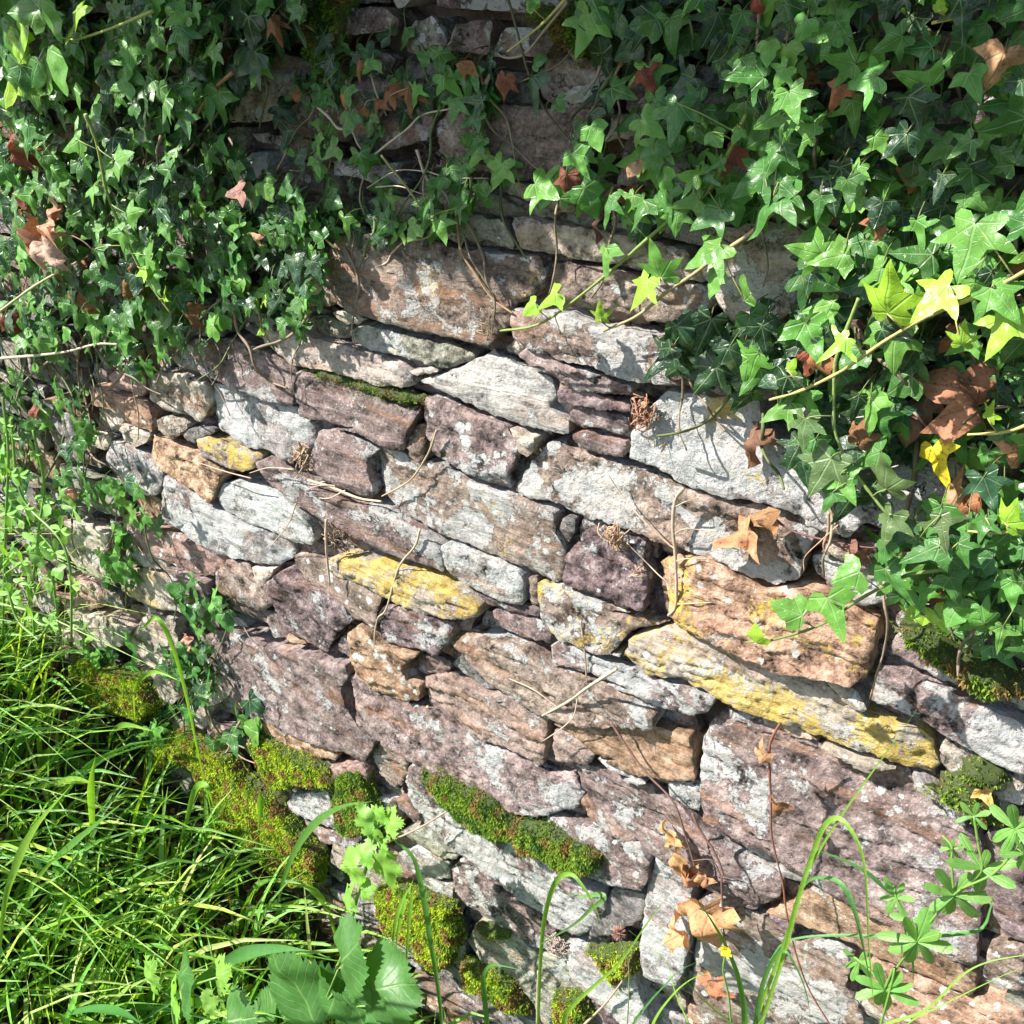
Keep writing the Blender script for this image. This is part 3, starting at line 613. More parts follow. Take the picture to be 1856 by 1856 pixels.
for k, (s, ty, w, y, g) in enumerate(STONES):
    PP = pts(s); area = poly_area(PP)
    W = np.array([px(a, b)[[0, 2]] for a, b in PP])
    # real joints are narrow: let each block keep its surveyed outline, minus a hair
    c = W.mean(0); W = W+(c-W)/np.linalg.norm(W-c, axis=1)[:, None]*(.0006 if poly_area(W) > .004 else .0018)
    rasterise(W)
    r = random.Random(k*31+5)
    big = poly_area(W) > .004
    front = r.uniform(-.006, .011)+(.003 if big else -.005)
    step = .0036 if c[0] > -.9 else (.0045 if c[0] > -1.3 else .006)
    V, Fc = stone_geo(W, front, 100+k*17, step, rough=.35 if ty == 'lgrey' and .3 < w < .4 else r.uniform(.8, 1.35))
    t = np.array(TINT[ty])*r.uniform(.9, 1.12)
    rec.append((area, V, Fc, t, lich_arr(V, w, y, g, k*3.3), (r.random(), r.random(), r.random())))
# courses of small stones behind and between, and beyond the picture
def auto_stones():
    z = -.42; out = []; r = random.Random(11); j = 0
    while z < WALL_TOP-.03:
        hgt = r.choice([r.uniform(.022, .045), r.uniform(.045, .085)]); x = -4.0+r.uniform(0, .1)
        while x < .75:
            L = r.choice([r.uniform(.05, .12), r.uniform(.1, .28)]); zo = z; z += r.uniform(-.010, .010)
            g = .004; s = r.uniform(-.006, .006); h2 = hgt*r.uniform(.86, 1.0)
            P = np.array([(x+g, z+g), (x+L*.35, z+g*.5+s), (x+L*.7, z+g+s), (x+L-g, z+g), (x+L-g+r.uniform(-.008, .004), z+h2*.5), (x+L-g-r.uniform(0, .012), z+h2-g),
                          (x+L*.6, z+h2-g+s), (x+L*.3, z+h2-g), (x+g+r.uniform(0, .012), z+h2-g-r.uniform(0, .006)), (x+g, z+h2*.5)])
            P = P+(P-P.mean(0))*0.0+np.array([[r.uniform(-.008, .008), r.uniform(-.006, .006)] for _ in P]); out.append(P); x += L; j += 1; z = zo
        z += hgt
    return out
extra = []
for k, P in enumerate(auto_stones()):
    hit, tot = rasterise(P, False); fr = hit/tot
    if fr > .93: continue
    r = random.Random(k+900); c = P.mean(0)
    vis = -2.3 < c[0] < .15
    base = -.024 if fr > .12 else r.uniform(-.008, .008)
    V, Fc = stone_geo(P, base+r.uniform(-.003, .003), 7000+k*13, .0055 if vis and c[0] > -1.2 else (.008 if vis else .014), depth=.05, rough=1.0, amp=.002)
    ty = r.choice(['tan', 'brown', 'purple', 'redtan', 'grey', 'green', 'dark', 'rust'])
    hi = c[1] > 1.2
    t = np.array(TINT[ty])*r.uniform(.75, 1.0)*(.92 if hi else 1)
    extra.append((0, V, Fc, t, lich_arr(V, r.choice([.2, .4, .5]), 0, .45 if hi else .15, k*2.1), (r.random(), r.random(), r.random())))
rec.sort(key=lambda q: -q[0])
def build_stone(name, items):
    Vs = np.vstack([i[1] for i in items]); Fs = []; off = 0; T = []; Li = []; S = []
    for it in items:
        Fs += [tuple(a+off for a in f) for f in it[2]]; off += len(it[1])
        T.append(np.tile(it[3], (len(it[1]), 1))); Li.append(it[4]); S.append(np.tile(it[5], (len(it[1]), 1)))
    return mesh_obj(name, Vs, Fs, M_STONE, wall, True, {'tint': np.vstack(T), 'lich': np.vstack(Li), 'seed': np.vstack(S)})
for it in rec[:100]: build_stone('stone', [it])
o = build_stone('small_stones', rec[100:]+extra); tag(o, kind='stuff')
# core of the wall
nx, nz = 300, 120; V = []; Fc = []
for i in range(nx+1):
    for j in range(nz+1):
        x = -4.05+4.85*i/nx; z = -.5+(WALL_TOP+.47)*j/nz
        V.append((x, .052+.008*noise.noise(Vector((x*25, 0, z*25)))+.004*noise.noise(Vector((x*70, 0, z*70))), z))
for i in range(nx):
    for j in range(nz):
        a = i*(nz+1)+j; Fc.append((a, a+nz+1, a+nz+2, a+1))
b0 = len(V); x0, x1, z0, z1 = -4.05, .8, -.5, WALL_TOP-.03
V += [(x0, .5, z0), (x1, .5, z0), (x1, .5, z1), (x0, .5, z1), (x0, .05, z0), (x1, .05, z0), (x1, .05, z1), (x0, .05, z1)]
Fc += [(b0+1, b0, b0+3, b0+2), (b0+7, b0+6, b0+2, b0+3), (b0+4, b0+7, b0+3, b0), (b0+5, b0+1, b0+2, b0+6)]
mesh_obj('wall_core', V, Fc, M_CORE, wall)
# ground
n = 90; V = []; Fc = []
ux = np.sign(np.linspace(-1, 1, n+1))*np.abs(np.linspace(-1, 1, n+1))**3.2*60-1.0
for i in range(n+1):
    for j in range(n+1):
        x, y = ux[i], ux[j]+.3; V.append((x, y, ground_z(x, y) if abs(x) < 30 and abs(y) < 30 else float(np.interp(x, GX, GZ))))
for i in range(n):
    for j in range(n):
        a = i*(n+1)+j; Fc.append((a, a+n+1, a+n+2, a+1))
tag(mesh_obj('ground', V, Fc, M_GROUND), kind='structure')
# ------------------------------------------------ leaves
def template(outline, step=.11, mirror=True):
    O = [(x, y) for x, y in outline]
    if mirror: O = O+[(-x, y) for x, y in reversed(outline) if abs(x) > 1e-6]
    B = np.array(O); n = len(B); pts_ = list(map(tuple, B)); mn, mx = B.min(0), B.max(0); G = []
    y = mn[1]
    while y < mx[1]:
        for x in np.arange(-.8, .81, step): G.append((x, y))
        G.append((0.0, y+step*.3)); y += step
    ok = []
    for g in G:
        ins = False; dm = 9
        for a, b in zip(B, np.roll(B, -1, 0)):
            if (a[1] > g[1]) != (b[1] > g[1]) and g[0] < (b[0]-a[0])*(g[1]-a[1])/(b[1]-a[1])+a[0]: ins = not ins
            ab = b-a; t = min(1, max(0, np.dot(np.array(g)-a, ab)/(ab@ab))); dm = min(dm, np.linalg.norm(np.array(g)-a-t*ab))
        if ins and dm > step*.4: ok.append(g)
    vo, _, fo, _, _, _ = delaunay_2d_cdt([Vector(p) for p in pts_+ok], [], [list(range(n))], 1, 1e-6)
    V = np.array([(v.x, v.y) for v in vo]); Fc = []
    for f in fo:
        a, b, c = [V[i] for i in f[:3]]
        Fc.append(tuple(f) if (b[0]-a[0])*(c[1]-a[1])-(b[1]-a[1])*(c[0]-a[0]) > 0 else tuple(f[::-1]))
    return V, Fc
IVY5 = [(0, .02), (.07, -.10), (.20, -.22), (.36, -.24), (.44, -.14), (.38, 0), (.33, .08), (.46, .12), (.60, .22), (.72, .36), (.56, .37), (.40, .35), (.27, .37), (.22, .48), (.17, .66), (.09, .84), (0, 1.0)]
IVY3 = [(0, .0), (.10, -.12), (.26, -.20), (.40, -.14), (.52, .0), (.66, .10), (.50, .18), (.34, .23), (.24, .34), (.20, .55), (.12, .80), (0, 1.05)]
IVYL = [(0, .0), (.08, -.10), (.20, -.14), (.30, -.04), (.27, .08), (.40, .12), (.62, .10), (.74, .17), (.56, .25), (.34, .28), (.20, .33), (.15, .52), (.12, .78), (.05, .98), (0, 1.12)]
IVYY = [(0, .0), (.14, -.10), (.34, -.12), (.50, .02), (.58, .24), (.44, .30), (.33, .36), (.34, .50), (.22, .66), (.10, .82), (0, .92)]
OVAL = [(0, -.05), (.16, -.02), (.28, .12), (.34, .32), (.32, .52), (.22, .74), (.10, .9), (0, 1.0)]
NARROW = [(0, 0), (.05, .05), (.10, .25), (.145, .5), (.16, .72), (.12, .88), (.05, .97), (0, 1.0)]
def serr(base, teeth=3, amp=.045):
    out = []
    for (a, b) in zip(base[:-1], base[1:]):
        for k in range(teeth):
            t = k/teeth; x = a[0]+(b[0]-a[0])*t; y = a[1]+(b[1]-a[1])*t; out.append((x, y))
            t = (k+.75)/teeth; dx, dy = b[0]-a[0], b[1]-a[1]; L = math.hypot(dx, dy)+1e-9
            out.append((a[0]+dx*t+dy/L*amp*1.1, a[1]+dy*t-dx/L*amp+amp*.5))
    out.append(base[-1]); out[0] = (0, out[0][1]); return out
AVENS = serr([(0, .02), (.20, -.14), (.48, -.10), (.62, .10), (.20, .17), (.56, .36), (.50, .60), (.18, .60), (.16, .84), (0, 1.06)], 2, .09)
AVENB = serr([(0, 0), (.24, -.12), (.48, .0), (.58, .22), (.56, .45), (.44, .68), (.22, .88), (0, 1.0)], 3, .055)
TPL = [template(IVY5), template(IVY3), template(IVYL), template(IVYY), template(OVAL, .16), template(NARROW, .2), template(AVENS, .1), template(AVENB, .1)]
def unit(v): v = np.asarray(v, float); return v/(np.linalg.norm(v)+1e-12)
def leaf_geo(base, tip, nrm, size, var=0, r=rng, fold=.25, curl=.18, wave=.05, asym=0, both=False):
    V2, Fc = TPL[var]
    t = unit(tip); n = np.asarray(nrm, float); n = unit(n-t*np.dot(n, t)); s = np.cross(t, n)
    x = V2[:, 0].copy(); y = V2[:, 1].copy(); wx = r.uniform(.85, 1.12); sk = r.uniform(-.12, .12)+asym
    z = -np.abs(x)*fold - curl*y*y*np.sign(1) + .0
    ph = r.uniform(0, 50)
    z = z+wave*np.array([noise.noise(Vector((a*3.1+ph, b*3.1, ph))) for a, b in V2])*2
    z -= .25*curl*x*x
    x2 = x*wx+sk*y*y
    P = np.asarray(base)+size*(np.outer(x2, s)+np.outer(y, t)+np.outer(z, n))
    return P, Fc, np.stack([V2[:, 0], V2[:, 1], np.full(len(V2), ph)], 1)
def jit(c, r, a=.15):
    k = 1+r.uniform(-a, a); return (c[0]*k*(1+r.uniform(-a, a)*.6), c[1]*k, c[2]*k*(1+r.uniform(-a, a)*.5))
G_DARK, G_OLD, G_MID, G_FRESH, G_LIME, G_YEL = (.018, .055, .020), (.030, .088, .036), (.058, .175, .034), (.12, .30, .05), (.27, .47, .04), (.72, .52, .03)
B_BROWN, B_TAN, B_DARK, B_RED = (.24, .11, .05), (.48, .27, .14), (.10, .05, .035), (.20, .055, .035)
def depth_at(p): return float(np.dot(np.asarray(p)-C0, RM @ np.array([0, 0, -1.0])))
def in_poly(P, x, y):
    ins = False
    for (a, b), (c, d) in zip(P, P[1:]+P[:1]):
        if (b > y) != (d > y) and x < (c-a)*(y-b)/(d-b)+a: ins = not ins
    return ins
def rand_in(P, r):
    xs = [p[0] for p in P]; ys = [p[1] for p in P]
    while True:
        x, y = r.uniform(min(xs), max(xs)), r.uniform(min(ys), max(ys))
        if in_poly(P, x, y): return x, y
def leaf_dirs(r, spread=.8, up=.45):
    n = np.array([r.gauss(.0, .34), -1.0, r.gauss(up, .34)])
    a = r.gauss(-.25, spread)
    t = np.array([math.sin(a), r.uniform(-.35, .15), -math.cos(a)])
    return t, n
def ivy_mass(poly, n, label, lo=42, hi=70, smin=.004, smax=.07, pal=None, stems=8, seed=1, var=(0, 0, 0, 1, 1, 2, 3), dead=0, spread=.8, group='clumps of ivy on the wall'):
    r = random.Random(seed); P = pts(poly)
    pal = pal or [(G_DARK, 3), (G_OLD, 2), (G_MID, 5), (G_FRESH, 1)]
    cols = [c for c, k in pal for _ in range(k)]
    c0 = px(sum(p[0] for p in P)/len(P), sum(p[1] for p in P)/len(P))
    root = empty('ivy', (c0[0], -.004, c0[2]), label, 'ivy', group)
    ac = Acc(); nodes = []
    for k in range(stems):
        x, y = rand_in(P, r); a = r.uniform(.9, 2.2); L = r.uniform(120, 300); q = []
        for j in range(6):
            q.append(px(x, y, r.uniform(.006, smax*.6))); x += math.cos(a)*L/6; y += math.sin(a)*L/6; a += r.uniform(-.5, .5)
        C = catmull(q, 26); w = r.uniform(.0009, .0020); v, f = tube_geo(C, np.linspace(w*1.3, w*.7, len(C)), 5, .5)
        mesh_obj('stem', v, f, M_STEM, root, True, {'tint': np.array(jit(r.choice([(.20, .15, .10), (.10, .13, .05), (.26, .19, .13)]), r))})
    items = []
    for k in range(n):
        x, y = rand_in(P, r); s = smin+(smax-smin)*r.random()**1.1
        p = px(x, y, s); d = depth_at(p); size = r.triangular(lo, hi, (lo+hi)/2.1)*d/F_PX*.85
        t, nn = leaf_dirs(r, spread)
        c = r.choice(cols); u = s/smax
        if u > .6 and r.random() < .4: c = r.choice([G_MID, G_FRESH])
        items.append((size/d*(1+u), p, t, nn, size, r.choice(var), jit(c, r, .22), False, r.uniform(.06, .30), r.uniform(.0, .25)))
    for k in range(int(dead*.6+.5)):
        x, y = rand_in(P, r); p = px(x, y, smax*r.uniform(.5, 1.05)); d = depth_at(p); t, nn = leaf_dirs(r, 1.3)
        size = r.uniform(lo, hi*1.15)*d/F_PX*.9
        size *= .8; items.append((size/d*3, p, t, nn, size, r.choice((0, 1, 4)), jit(r.choice([B_BROWN, B_TAN, B_RED, B_BROWN]), r, .2), True, r.uniform(.4, .8), r.uniform(.3, .9)))
    items.sort(key=lambda q: -q[0]); rest = Acc()
    for k, (_, p, t, nn, size, var_, c, dd, fo, cu) in enumerate(items):
        V, Fc, U = leaf_geo(p-unit(t)*size*.4, t, nn, size, var_, r, fo, cu, .12 if dd else .06)
        # petiole towards the wall
        b = V[0]*0+p-unit(t)*size*.4; e = b+np.array([r.uniform(-.012, .012), min(.03, max(.002, -b[1]-.003)), r.uniform(.004, .022)])
        lf = Acc(); lf.add(V, Fc, c, U)
        v, f = tube_geo(catmull([b+unit(t)*size*.03, (b+e)/2+np.array([0, -.003, .004]), e], 5), .00055, 4); lf.add(v, f, (.16, .20, .07) if not dd else (.2, .12, .07), np.full((len(v), 3), 5.0))
        if k < 100:
            lf.build('leaf', M_DEAD if dd else M_IVY, root)
            if dd: col.objects[-1]['label'] = 'withered brown leaf'
        else: rest.add(np.vstack(lf.V), lf.F, np.vstack(lf.A), np.vstack(lf.U))
    if rest.n: tag(rest.build('leaves', M_IVY, root), kind='stuff')
    return root
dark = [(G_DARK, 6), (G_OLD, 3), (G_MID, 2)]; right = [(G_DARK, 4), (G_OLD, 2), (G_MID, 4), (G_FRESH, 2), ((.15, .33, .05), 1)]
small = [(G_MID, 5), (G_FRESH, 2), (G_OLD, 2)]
ivy_mass('P -60,-40 340,-40 400,90 360,210 300,330 -60,330', 300, 'thick glossy ivy filling the upper left corner of the picture', 44, 76, seed=1, smax=.11, dead=7, stems=16, pal=[(G_DARK, 2), (G_OLD, 2), (G_MID, 5), (G_FRESH, 3)])
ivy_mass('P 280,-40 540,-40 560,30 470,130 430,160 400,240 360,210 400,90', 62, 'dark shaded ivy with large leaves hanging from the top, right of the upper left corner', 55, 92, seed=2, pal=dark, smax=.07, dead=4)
ivy_mass('P -60,330 300,330 330,480 220,600 160,640 -60,640', 240, 'ivy at the left edge with big curled brown leaves among the green', 40, 70, seed=3, smax=.10, dead=10, stems=14)
ivy_mass('P 300,230 400,240 440,290 520,330 600,400 575,520 560,600 470,590 400,560 330,480', 190, 'mat of small ivy leaves left of the largest rough brown block', 38, 66, seed=4, smax=.06, dead=4, stems=12)
ivy_mass('P 160,590 330,500 440,560 400,600 300,660 250,690 180,640', 50, 'fringe of pointed ivy leaves drooping over the pink stones at left', 38, 66, seed=5, smax=.06, dead=1, pal=small)
ivy_mass('P -60,640 160,640 150,700 170,770 150,860 270,890 280,960 180,930 60,960 -60,960', 95, 'ivy low at the left edge around the snail shell', 34, 58, seed=6, smax=.07, dead=2, pal=small, stems=10)
ivy_mass('P 500,150 600,60 760,60 830,110 760,230 690,240 690,330 600,350 520,300', 62, 'loose ivy with dry twigs across the upper wall left of centre', 38, 64, seed=7, smax=.04, dead=9, stems=12)
ivy_mass('P 560,350 700,330 720,420 640,450 560,420', 26, 'few ivy leaves just above the left end of the largest brown block', 42, 68, seed=8, smax=.035, stems=4)
ivy_mass('P 790,130 900,110 920,160 860,230 790,200', 30, 'small ivy cluster on the dark upper stones left of the thin trailing stem', 42, 66, seed=9, smax=.04, dead=2, stems=4)
ivy_mass('P 740,350 800,320 860,240 940,270 930,340 860,360 850,420 760,430', 26, 'ivy sprig over the largest brown block, in the middle of the upper wall', 45, 74, seed=10, smax=.04, stems=4, pal=[(G_MID, 4), (G_FRESH, 2)])
ivy_mass('P 1040,-40 1260,-40 1270,60 1230,170 1080,190 1030,60', 34, 'large pale veined dark ivy leaves hanging at the top, right of centre', 60, 104, seed=11, smax=.06, pal=dark, dead=3, stems=8)
ivy_mass('P 1240,-40 1900,-40 1900,260 1640,300 1430,280 1330,180 1290,60', 165, 'thick wet ivy covering the upper right corner', 50, 104, seed=12, smax=.13, pal=right, dead=8, stems=18)
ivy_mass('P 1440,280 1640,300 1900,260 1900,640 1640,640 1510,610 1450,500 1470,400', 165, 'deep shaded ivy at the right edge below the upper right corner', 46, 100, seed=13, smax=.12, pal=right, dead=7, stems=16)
ivy_mass('P 1030,260 1110,230 1200,190 1330,190 1450,240 1470,400 1300,380 1180,420 1090,400 960,340', 78, 'bright wet ivy spray over the stones right of centre with a folded brown leaf', 52, 90, seed=14, smax=.08, pal=[(G_MID, 5), (G_FRESH, 3), (G_OLD, 1)], dead=3, stems=8)
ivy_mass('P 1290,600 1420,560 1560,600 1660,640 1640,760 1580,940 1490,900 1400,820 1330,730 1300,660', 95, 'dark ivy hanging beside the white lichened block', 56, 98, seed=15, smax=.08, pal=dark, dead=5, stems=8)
ivy_mass('P 1190,610 1300,600 1310,650 1280,700 1200,710', 9, 'small dark glossy ivy sprig at the left of the white lichened block', 70, 110, seed=16, smax=.05, pal=dark, stems=2, spread=.5)
ivy_mass('P 1620,640 1900,600 1900,860 1780,860 1640,820', 70, 'ivy at the right edge around the curled maple leaf', 44, 84, seed=17, smax=.05, pal=right, dead=5, stems=5)
ivy_mass('P 1560,980 1760,900 1900,860 1900,1200 1790,1190 1700,1100 1620,1060', 95, 'bright ivy hanging at the right edge above the mossy ledge', 50, 92, seed=18, smax=.09, pal=[(G_MID, 5), (G_FRESH, 3), (G_OLD, 1)], dead=4, stems=7)
ivy_mass('P 185,965 250,970 240,1070 180,1090', 20, 'narrow trail of small ivy leaves down the pale stones at far left', 32, 52, seed=19, smax=.03, pal=small, stems=2, spread=.4)
ivy_mass('P 300,1065 350,1050 430,1100 430,1150 350,1150', 17, 'little ivy sprig on the yellow speckled stone at left', 34, 58, seed=20, smax=.035, pal=small, stems=2)
ivy_mass('P 275,1190 380,1165 390,1240 350,1290 320,1250', 36, 'dense little ivy tuft against the left end of the big purple slab', 30, 52, seed=21, smax=.035, pal=[(G_MID, 3), (G_DARK, 2), (G_OLD, 2)], stems=4)
ivy_mass('P 415,1280 465,1275 470,1370 370,1360', 8, 'few shiny ivy leaves under the big purple slab', 45, 70, seed=22, smax=.04, pal=small, stems=1)
ivy_mass('P 145,1165 240,1165 250,1215 160,1210', 14, 'small ivy leaves on top of the leftmost moss cushion', 32, 52, seed=23, smax=.03, pal=small, stems=2)
ivy_mass('P 265,1290 345,1280 330,1350 230,1420 180,1420 230,1340', 24, 'ivy creeping between the two left moss cushions', 36, 62, seed=24, smax=.05, pal=small, stems=3)
ivy_mass('P -60,-20 90,20 110,150 20,170 -60,150', 22, 'bright broad leaved climber at the very top of the left edge', 70, 110, seed=25, smin=.10, smax=.15, var=(4, 4, 3), pal=[(G_FRESH, 3), (G_LIME, 2)], stems=2, group=None)
ivy_mass('P -60,-40 -60,330 -60,700 -700,560 -900,100 -700,-120', 200, 'ivy spreading along the wall beyond the left edge of the picture', 30, 60, seed=27, smax=.09, stems=8, group=None)
ivy_mass('P 1900,-60 2500,-200 2500,700 2200,1000 1900,1150', 240, 'ivy spreading along the wall beyond the right edge of the picture', 60, 120, seed=28, smax=.10, pal=right, stems=8, group=None)

# ------------------------------------------------ trailing vines traced from the photograph
def near(C, p): return int(np.argmin(((C-p)**2).sum(1)))
def vine(stem, s0, s1, wpx, leaves, label, name='ivy_vine', cat='ivy vine', scol=(.17, .24, .06), mat=None, branches=(), extra_s=.012, group=None, dead=False):
    Q = pts(stem); n = len(Q); S = np.linspace(s0, s1, n)
    r = random.Random(int(Q[0][0]*13+Q[0][1]))
    C = catmull([px(a, b, s) for (a, b), s in zip(Q, S)], max(16, n*9))
    root = empty(name, C[0], label, cat, group)
    d = depth_at(C[len(C)//2]); w = wpx*.72*d/F_PX/2
    V, Fc = tube_geo(C, np.linspace(w*1.15, w*.75, len(C)), 7, .35); ac = Acc(); ac.add(V, Fc, scol)
    for b in branches:
        bq = pts(b if isinstance(b, str) else b[0]); bw = w*.62
        sB = -C[near(C, px(*bq[0], (s0+s1)/2))][1]
        bp = [px(a, c_, max(.003, sB+.004*math.sin(i*2.1))) for i, (a, c_) in enumerate(bq)]
        for e_ in (0, -1):
            qn = C[near(C, bp[e_])]
            if np.linalg.norm(qn-bp[e_]) < .03: bp = [qn]+bp if e_ == 0 else bp+[qn]; break
        K = catmull(bp, 20)
        v, f = tube_geo(K, np.linspace(bw, bw*.5, len(K)), 5, .4); mesh_obj('side_stem', v, f, mat or M_STEM, root, True, {'tint': np.array(jit(scol, r, .1))})
    made = []
    for (pos, ang, size, c, var, *rest_) in leaves:
        x, y = pts(pos)[0]; sg = rest_[0] if rest_ else None
        sx = -C[near(C, px(x, y, (s0+s1)/2))][1]+extra_s
        p = px(x, y, sx); a = R(ang); q = px(x+30*math.cos(a), y-30*math.sin(a), sx+.004)
        t = unit(q-p); sz = size*depth_at(p)/F_PX*.85
        dd = c in (B_BROWN, B_TAN, B_RED, B_DARK)
        nn = np.array([r.gauss(-.3, .25), -1.0, r.gauss(.45, .25)])
        V, Fc, U = leaf_geo(p-t*sz*.4, t, nn, sz, var, r, r.uniform(.4, .7) if dd else r.uniform(.12, .35), r.uniform(.3, .7) if dd else r.uniform(.02, .25), .12 if dd else .05)
        o = mesh_obj('leaf', V, Fc, M_DEAD if dd else M_IVY, root, True, {'tint': np.array(jit(c, r, .08))}, U)
        b0 = p-t*sz*.4; e = C[near(C, b0)]
        K = catmull([b0, (b0+e)/2+np.array([0, -.006, .003]), e], 8); v, f = tube_geo(K, max(.0006, w*.32), 5); ac.add(v, f, scol)
    ac.build('stem', mat or M_STEM, root)
    return root
vine('H 1400,640 1300,860 1170,1090 950,1250 640,1520 350,1750 200,1830 20,1855', .07, .05, 9,
     [('H 610,1170', 250, 72, G_MID, 0), ('H 790,1190', 240, 68, G_MID, 1), ('H 940,1150', 265, 80, G_MID, 1), ('H 1180,1220', 215, 84, G_MID, 0), ('H 600,1460', 260, 64, G_FRESH, 1), ('H 290,1680', 215, 62, G_LIME, 1), ('H 180,1725', 215, 46, G_LIME, 3), ('H 1000,680', 260, 90, G_MID, 0), ('H 1230,780', 300, 48, G_FRESH, 3), ('H 1340,760', 240, 38, G_FRESH, 3), ('H 1150,1010', 235, 60, G_MID, 2), ('H 1220,920', 220, 50, G_MID, 2)],
     'green ivy runner slanting down left, upper of the two, tipped with yellow green leaves', scol=(.20, .27, .07), group='long ivy runners')
vine('H 1560,1180 1420,1310 1260,1420 1100,1540 950,1640 790,1770 600,1855', .08, .06, 10,
     [('H 1170,1430', 215, 95, G_FRESH, 0), ('H 890,1470', 110, 92, G_FRESH, 0), ('H 800,1640', 240, 82, G_LIME, 0), ('H 575,1750', 100, 44, G_LIME, 0), ('H 1210,1590', 250, 66, G_FRESH, 3), ('H 1380,1620', 100, 70, G_FRESH, 3), ('H 1500,1160', 235, 130, G_MID, 0), ('H 1420,1010', 215, 92, G_MID, 0), ('H 1640,1070', 320, 84, G_MID, 2), ('H 1550,880', 240, 86, G_MID, 0)],
     'long ivy runner with large pale green leaves, lower of the two slanting at centre right', scol=(.32, .27, .13), group='long ivy runners')
vine('I 1900,1500 1640,1640 J 1320,40 1060,190 830,350 600,460 430,510', .14, .10, 10,
     [('I 1080,1640', 95, 132, G_LIME, 0), ('I 1340,1680', 220, 108, G_LIME, 0), ('I 1540,1390', 250, 128, G_FRESH, 0), ('I 1740,1690', 310, 100, G_FRESH, 0), ('J 1730,140', 245, 108, G_LIME, 0), ('J 1510,150', 85, 58, G_LIME, 0), ('J 800,215', 215, 76, G_LIME, 2), ('J 550,320', 60, 38, G_LIME, 3)],
     'thick yellow ivy runner with the brightest lime leaves, crossing the right part of the wall', scol=(.42, .36, .13), group='long ivy runners')
vine('J 930,-60 860,120 800,300 790,560 800,700 870,860 1000,1040 1120,1180 1300,1320 1440,1370', .10, .09, 9,
     [('J 720,930', 240, 104, (.11, .17, .06), 0), ('J 1080,930', 95, 96, (.11, .17, .06), 0), ('J 1090,1230', 250, 80, (.11, .17, .06), 0), ('J 1400,1240', 280, 80, (.11, .17, .06), 2), ('J 620,690', 260, 76, (.09, .16, .05), 0), ('J 860,1000', 300, 70, G_FRESH, 1), ('J 760,1080', 245, 56, G_MID, 1), ('J 1290,1360', 200, 90, G_MID, 1), ('J 1070,1370', 260, 54, G_MID, 3), ('J 1510,1370', 290, 60, G_MID, 0)],
     'ivy runner hanging straight down past the white block with dull leaf undersides showing', scol=(.20, .27, .07), group='long ivy runners')
vine('J 1420,1460 1200,1495 1020,1580 900,1650 720,1770 450,1855 300,1870', .09, .08, 8,
     [('J 1130,1540', 300, 92, G_MID, 1), ('J 860,1500', 200, 72, G_FRESH, 3), ('J 790,1720', 290, 100, G_FRESH, 1), ('J 530,1690', 160, 78, G_FRESH, 3), ('J 350,1830', 100, 50, G_LIME, 3)],
     'ivy runner with four separate leaves over the orange lichened stone', scol=(.14, .19, .05), group='long ivy runners')
vine('J 1900,640 1750,690 1540,705', .07, .06, 9, [('J 1665,570', 70, 48, G_LIME, 0)], 'short yellow ivy shoot with one tiny lime leaf at the right edge', scol=(.42, .36, .13), group='short ivy shoots')
vine('J 1900,1225 1700,1255 1530,1245', .10, .09, 9, [('J 1780,1150', 60, 78, G_LIME, 0), ('J 1620,1230', 250, 60, G_MID, 0)], 'short ivy shoot with a yellow star shaped leaf at the right edge', scol=(.36, .34, .12), group='short ivy shoots')
vine('J 1700,1700 1400,1780 1180,1770', .07, .05, 7, [('J 1235,1700', 95, 50, G_LIME, 0), ('J 1380,1740', 300, 56, G_LIME, 0)], 'short ivy shoot with two lime leaves lying above the moss ledge at right', scol=(.16, .22, .06), group='short ivy shoots')
vine('N 480,640 545,810 600,1080 680,1280 800,1530 960,1760', .12, .06, 8,
     [('N 400,815', 215, 74, G_FRESH, 2), ('N 670,880', 30, 70, G_FRESH, 1), ('N 500,1060', 220, 56, G_FRESH, 0), ('N 745,1195', 10, 60, G_FRESH, 1), ('N 640,1310', 200, 60, G_FRESH, 0), ('N 830,1400', 60, 62, G_FRESH, 0), ('N 780,1520', 200, 46, G_LIME, 1), ('N 915,1645', 90, 36, G_LIME, 0), ('N 560,1440', 300, 56, G_MID, 0)],
     'ivy runner with pale spaced leaves hanging in front of the left ivy', scol=(.24, .30, .08), group='long ivy runners')
vine('N 860,60 620,160 420,220 320,200', .13, .12, 7, [('N 390,170', 60, 50, G_LIME, 3), ('N 440,60', 40, 70, G_LIME, 1), ('N 290,150', 100, 40, G_LIME, 3)], 'yellow green shoot arching across the top of the left corner', scol=(.30, .34, .09), group='short ivy shoots')
vine('G 900,560 1100,820 1180,1000 1020,1050', .035, .02, 6, [('G 1070,990', 240, 52, G_FRESH, 3), ('G 1230,980', 280, 58, G_FRESH, 0), ('G 1150,850', 250, 56, G_MID, 0), ('G 1350,840', 30, 56, G_MID, 2)], 'ivy tip with a lime leaf touching the top of the largest brown block', scol=(.26, .24, .09), group='short ivy shoots')
vine('H 60,-20 90,80 170,380 240,560 350,720 490,860', .05, .03, 7, [('H 200,520', 265, 80, G_OLD, 1), ('H 235,340', 20, 40, G_MID, 3), ('H 350,590', 300, 40, G_MID, 3), ('H 540,700', 280, 60, G_DARK, 3), ('H 450,730', 250, 44, G_MID, 1)], 'thin dark stem with one pale veined leaf slanting down at top centre', scol=(.11, .10, .05), group='long ivy runners')
vine('H 400,-20 250,140 60,290', .06, .05, 7, [('H 190,20', 120, 34, G_FRESH, 3)], 'yellow ivy tip curling down at top centre', scol=(.40, .36, .14), group='short ivy shoots')
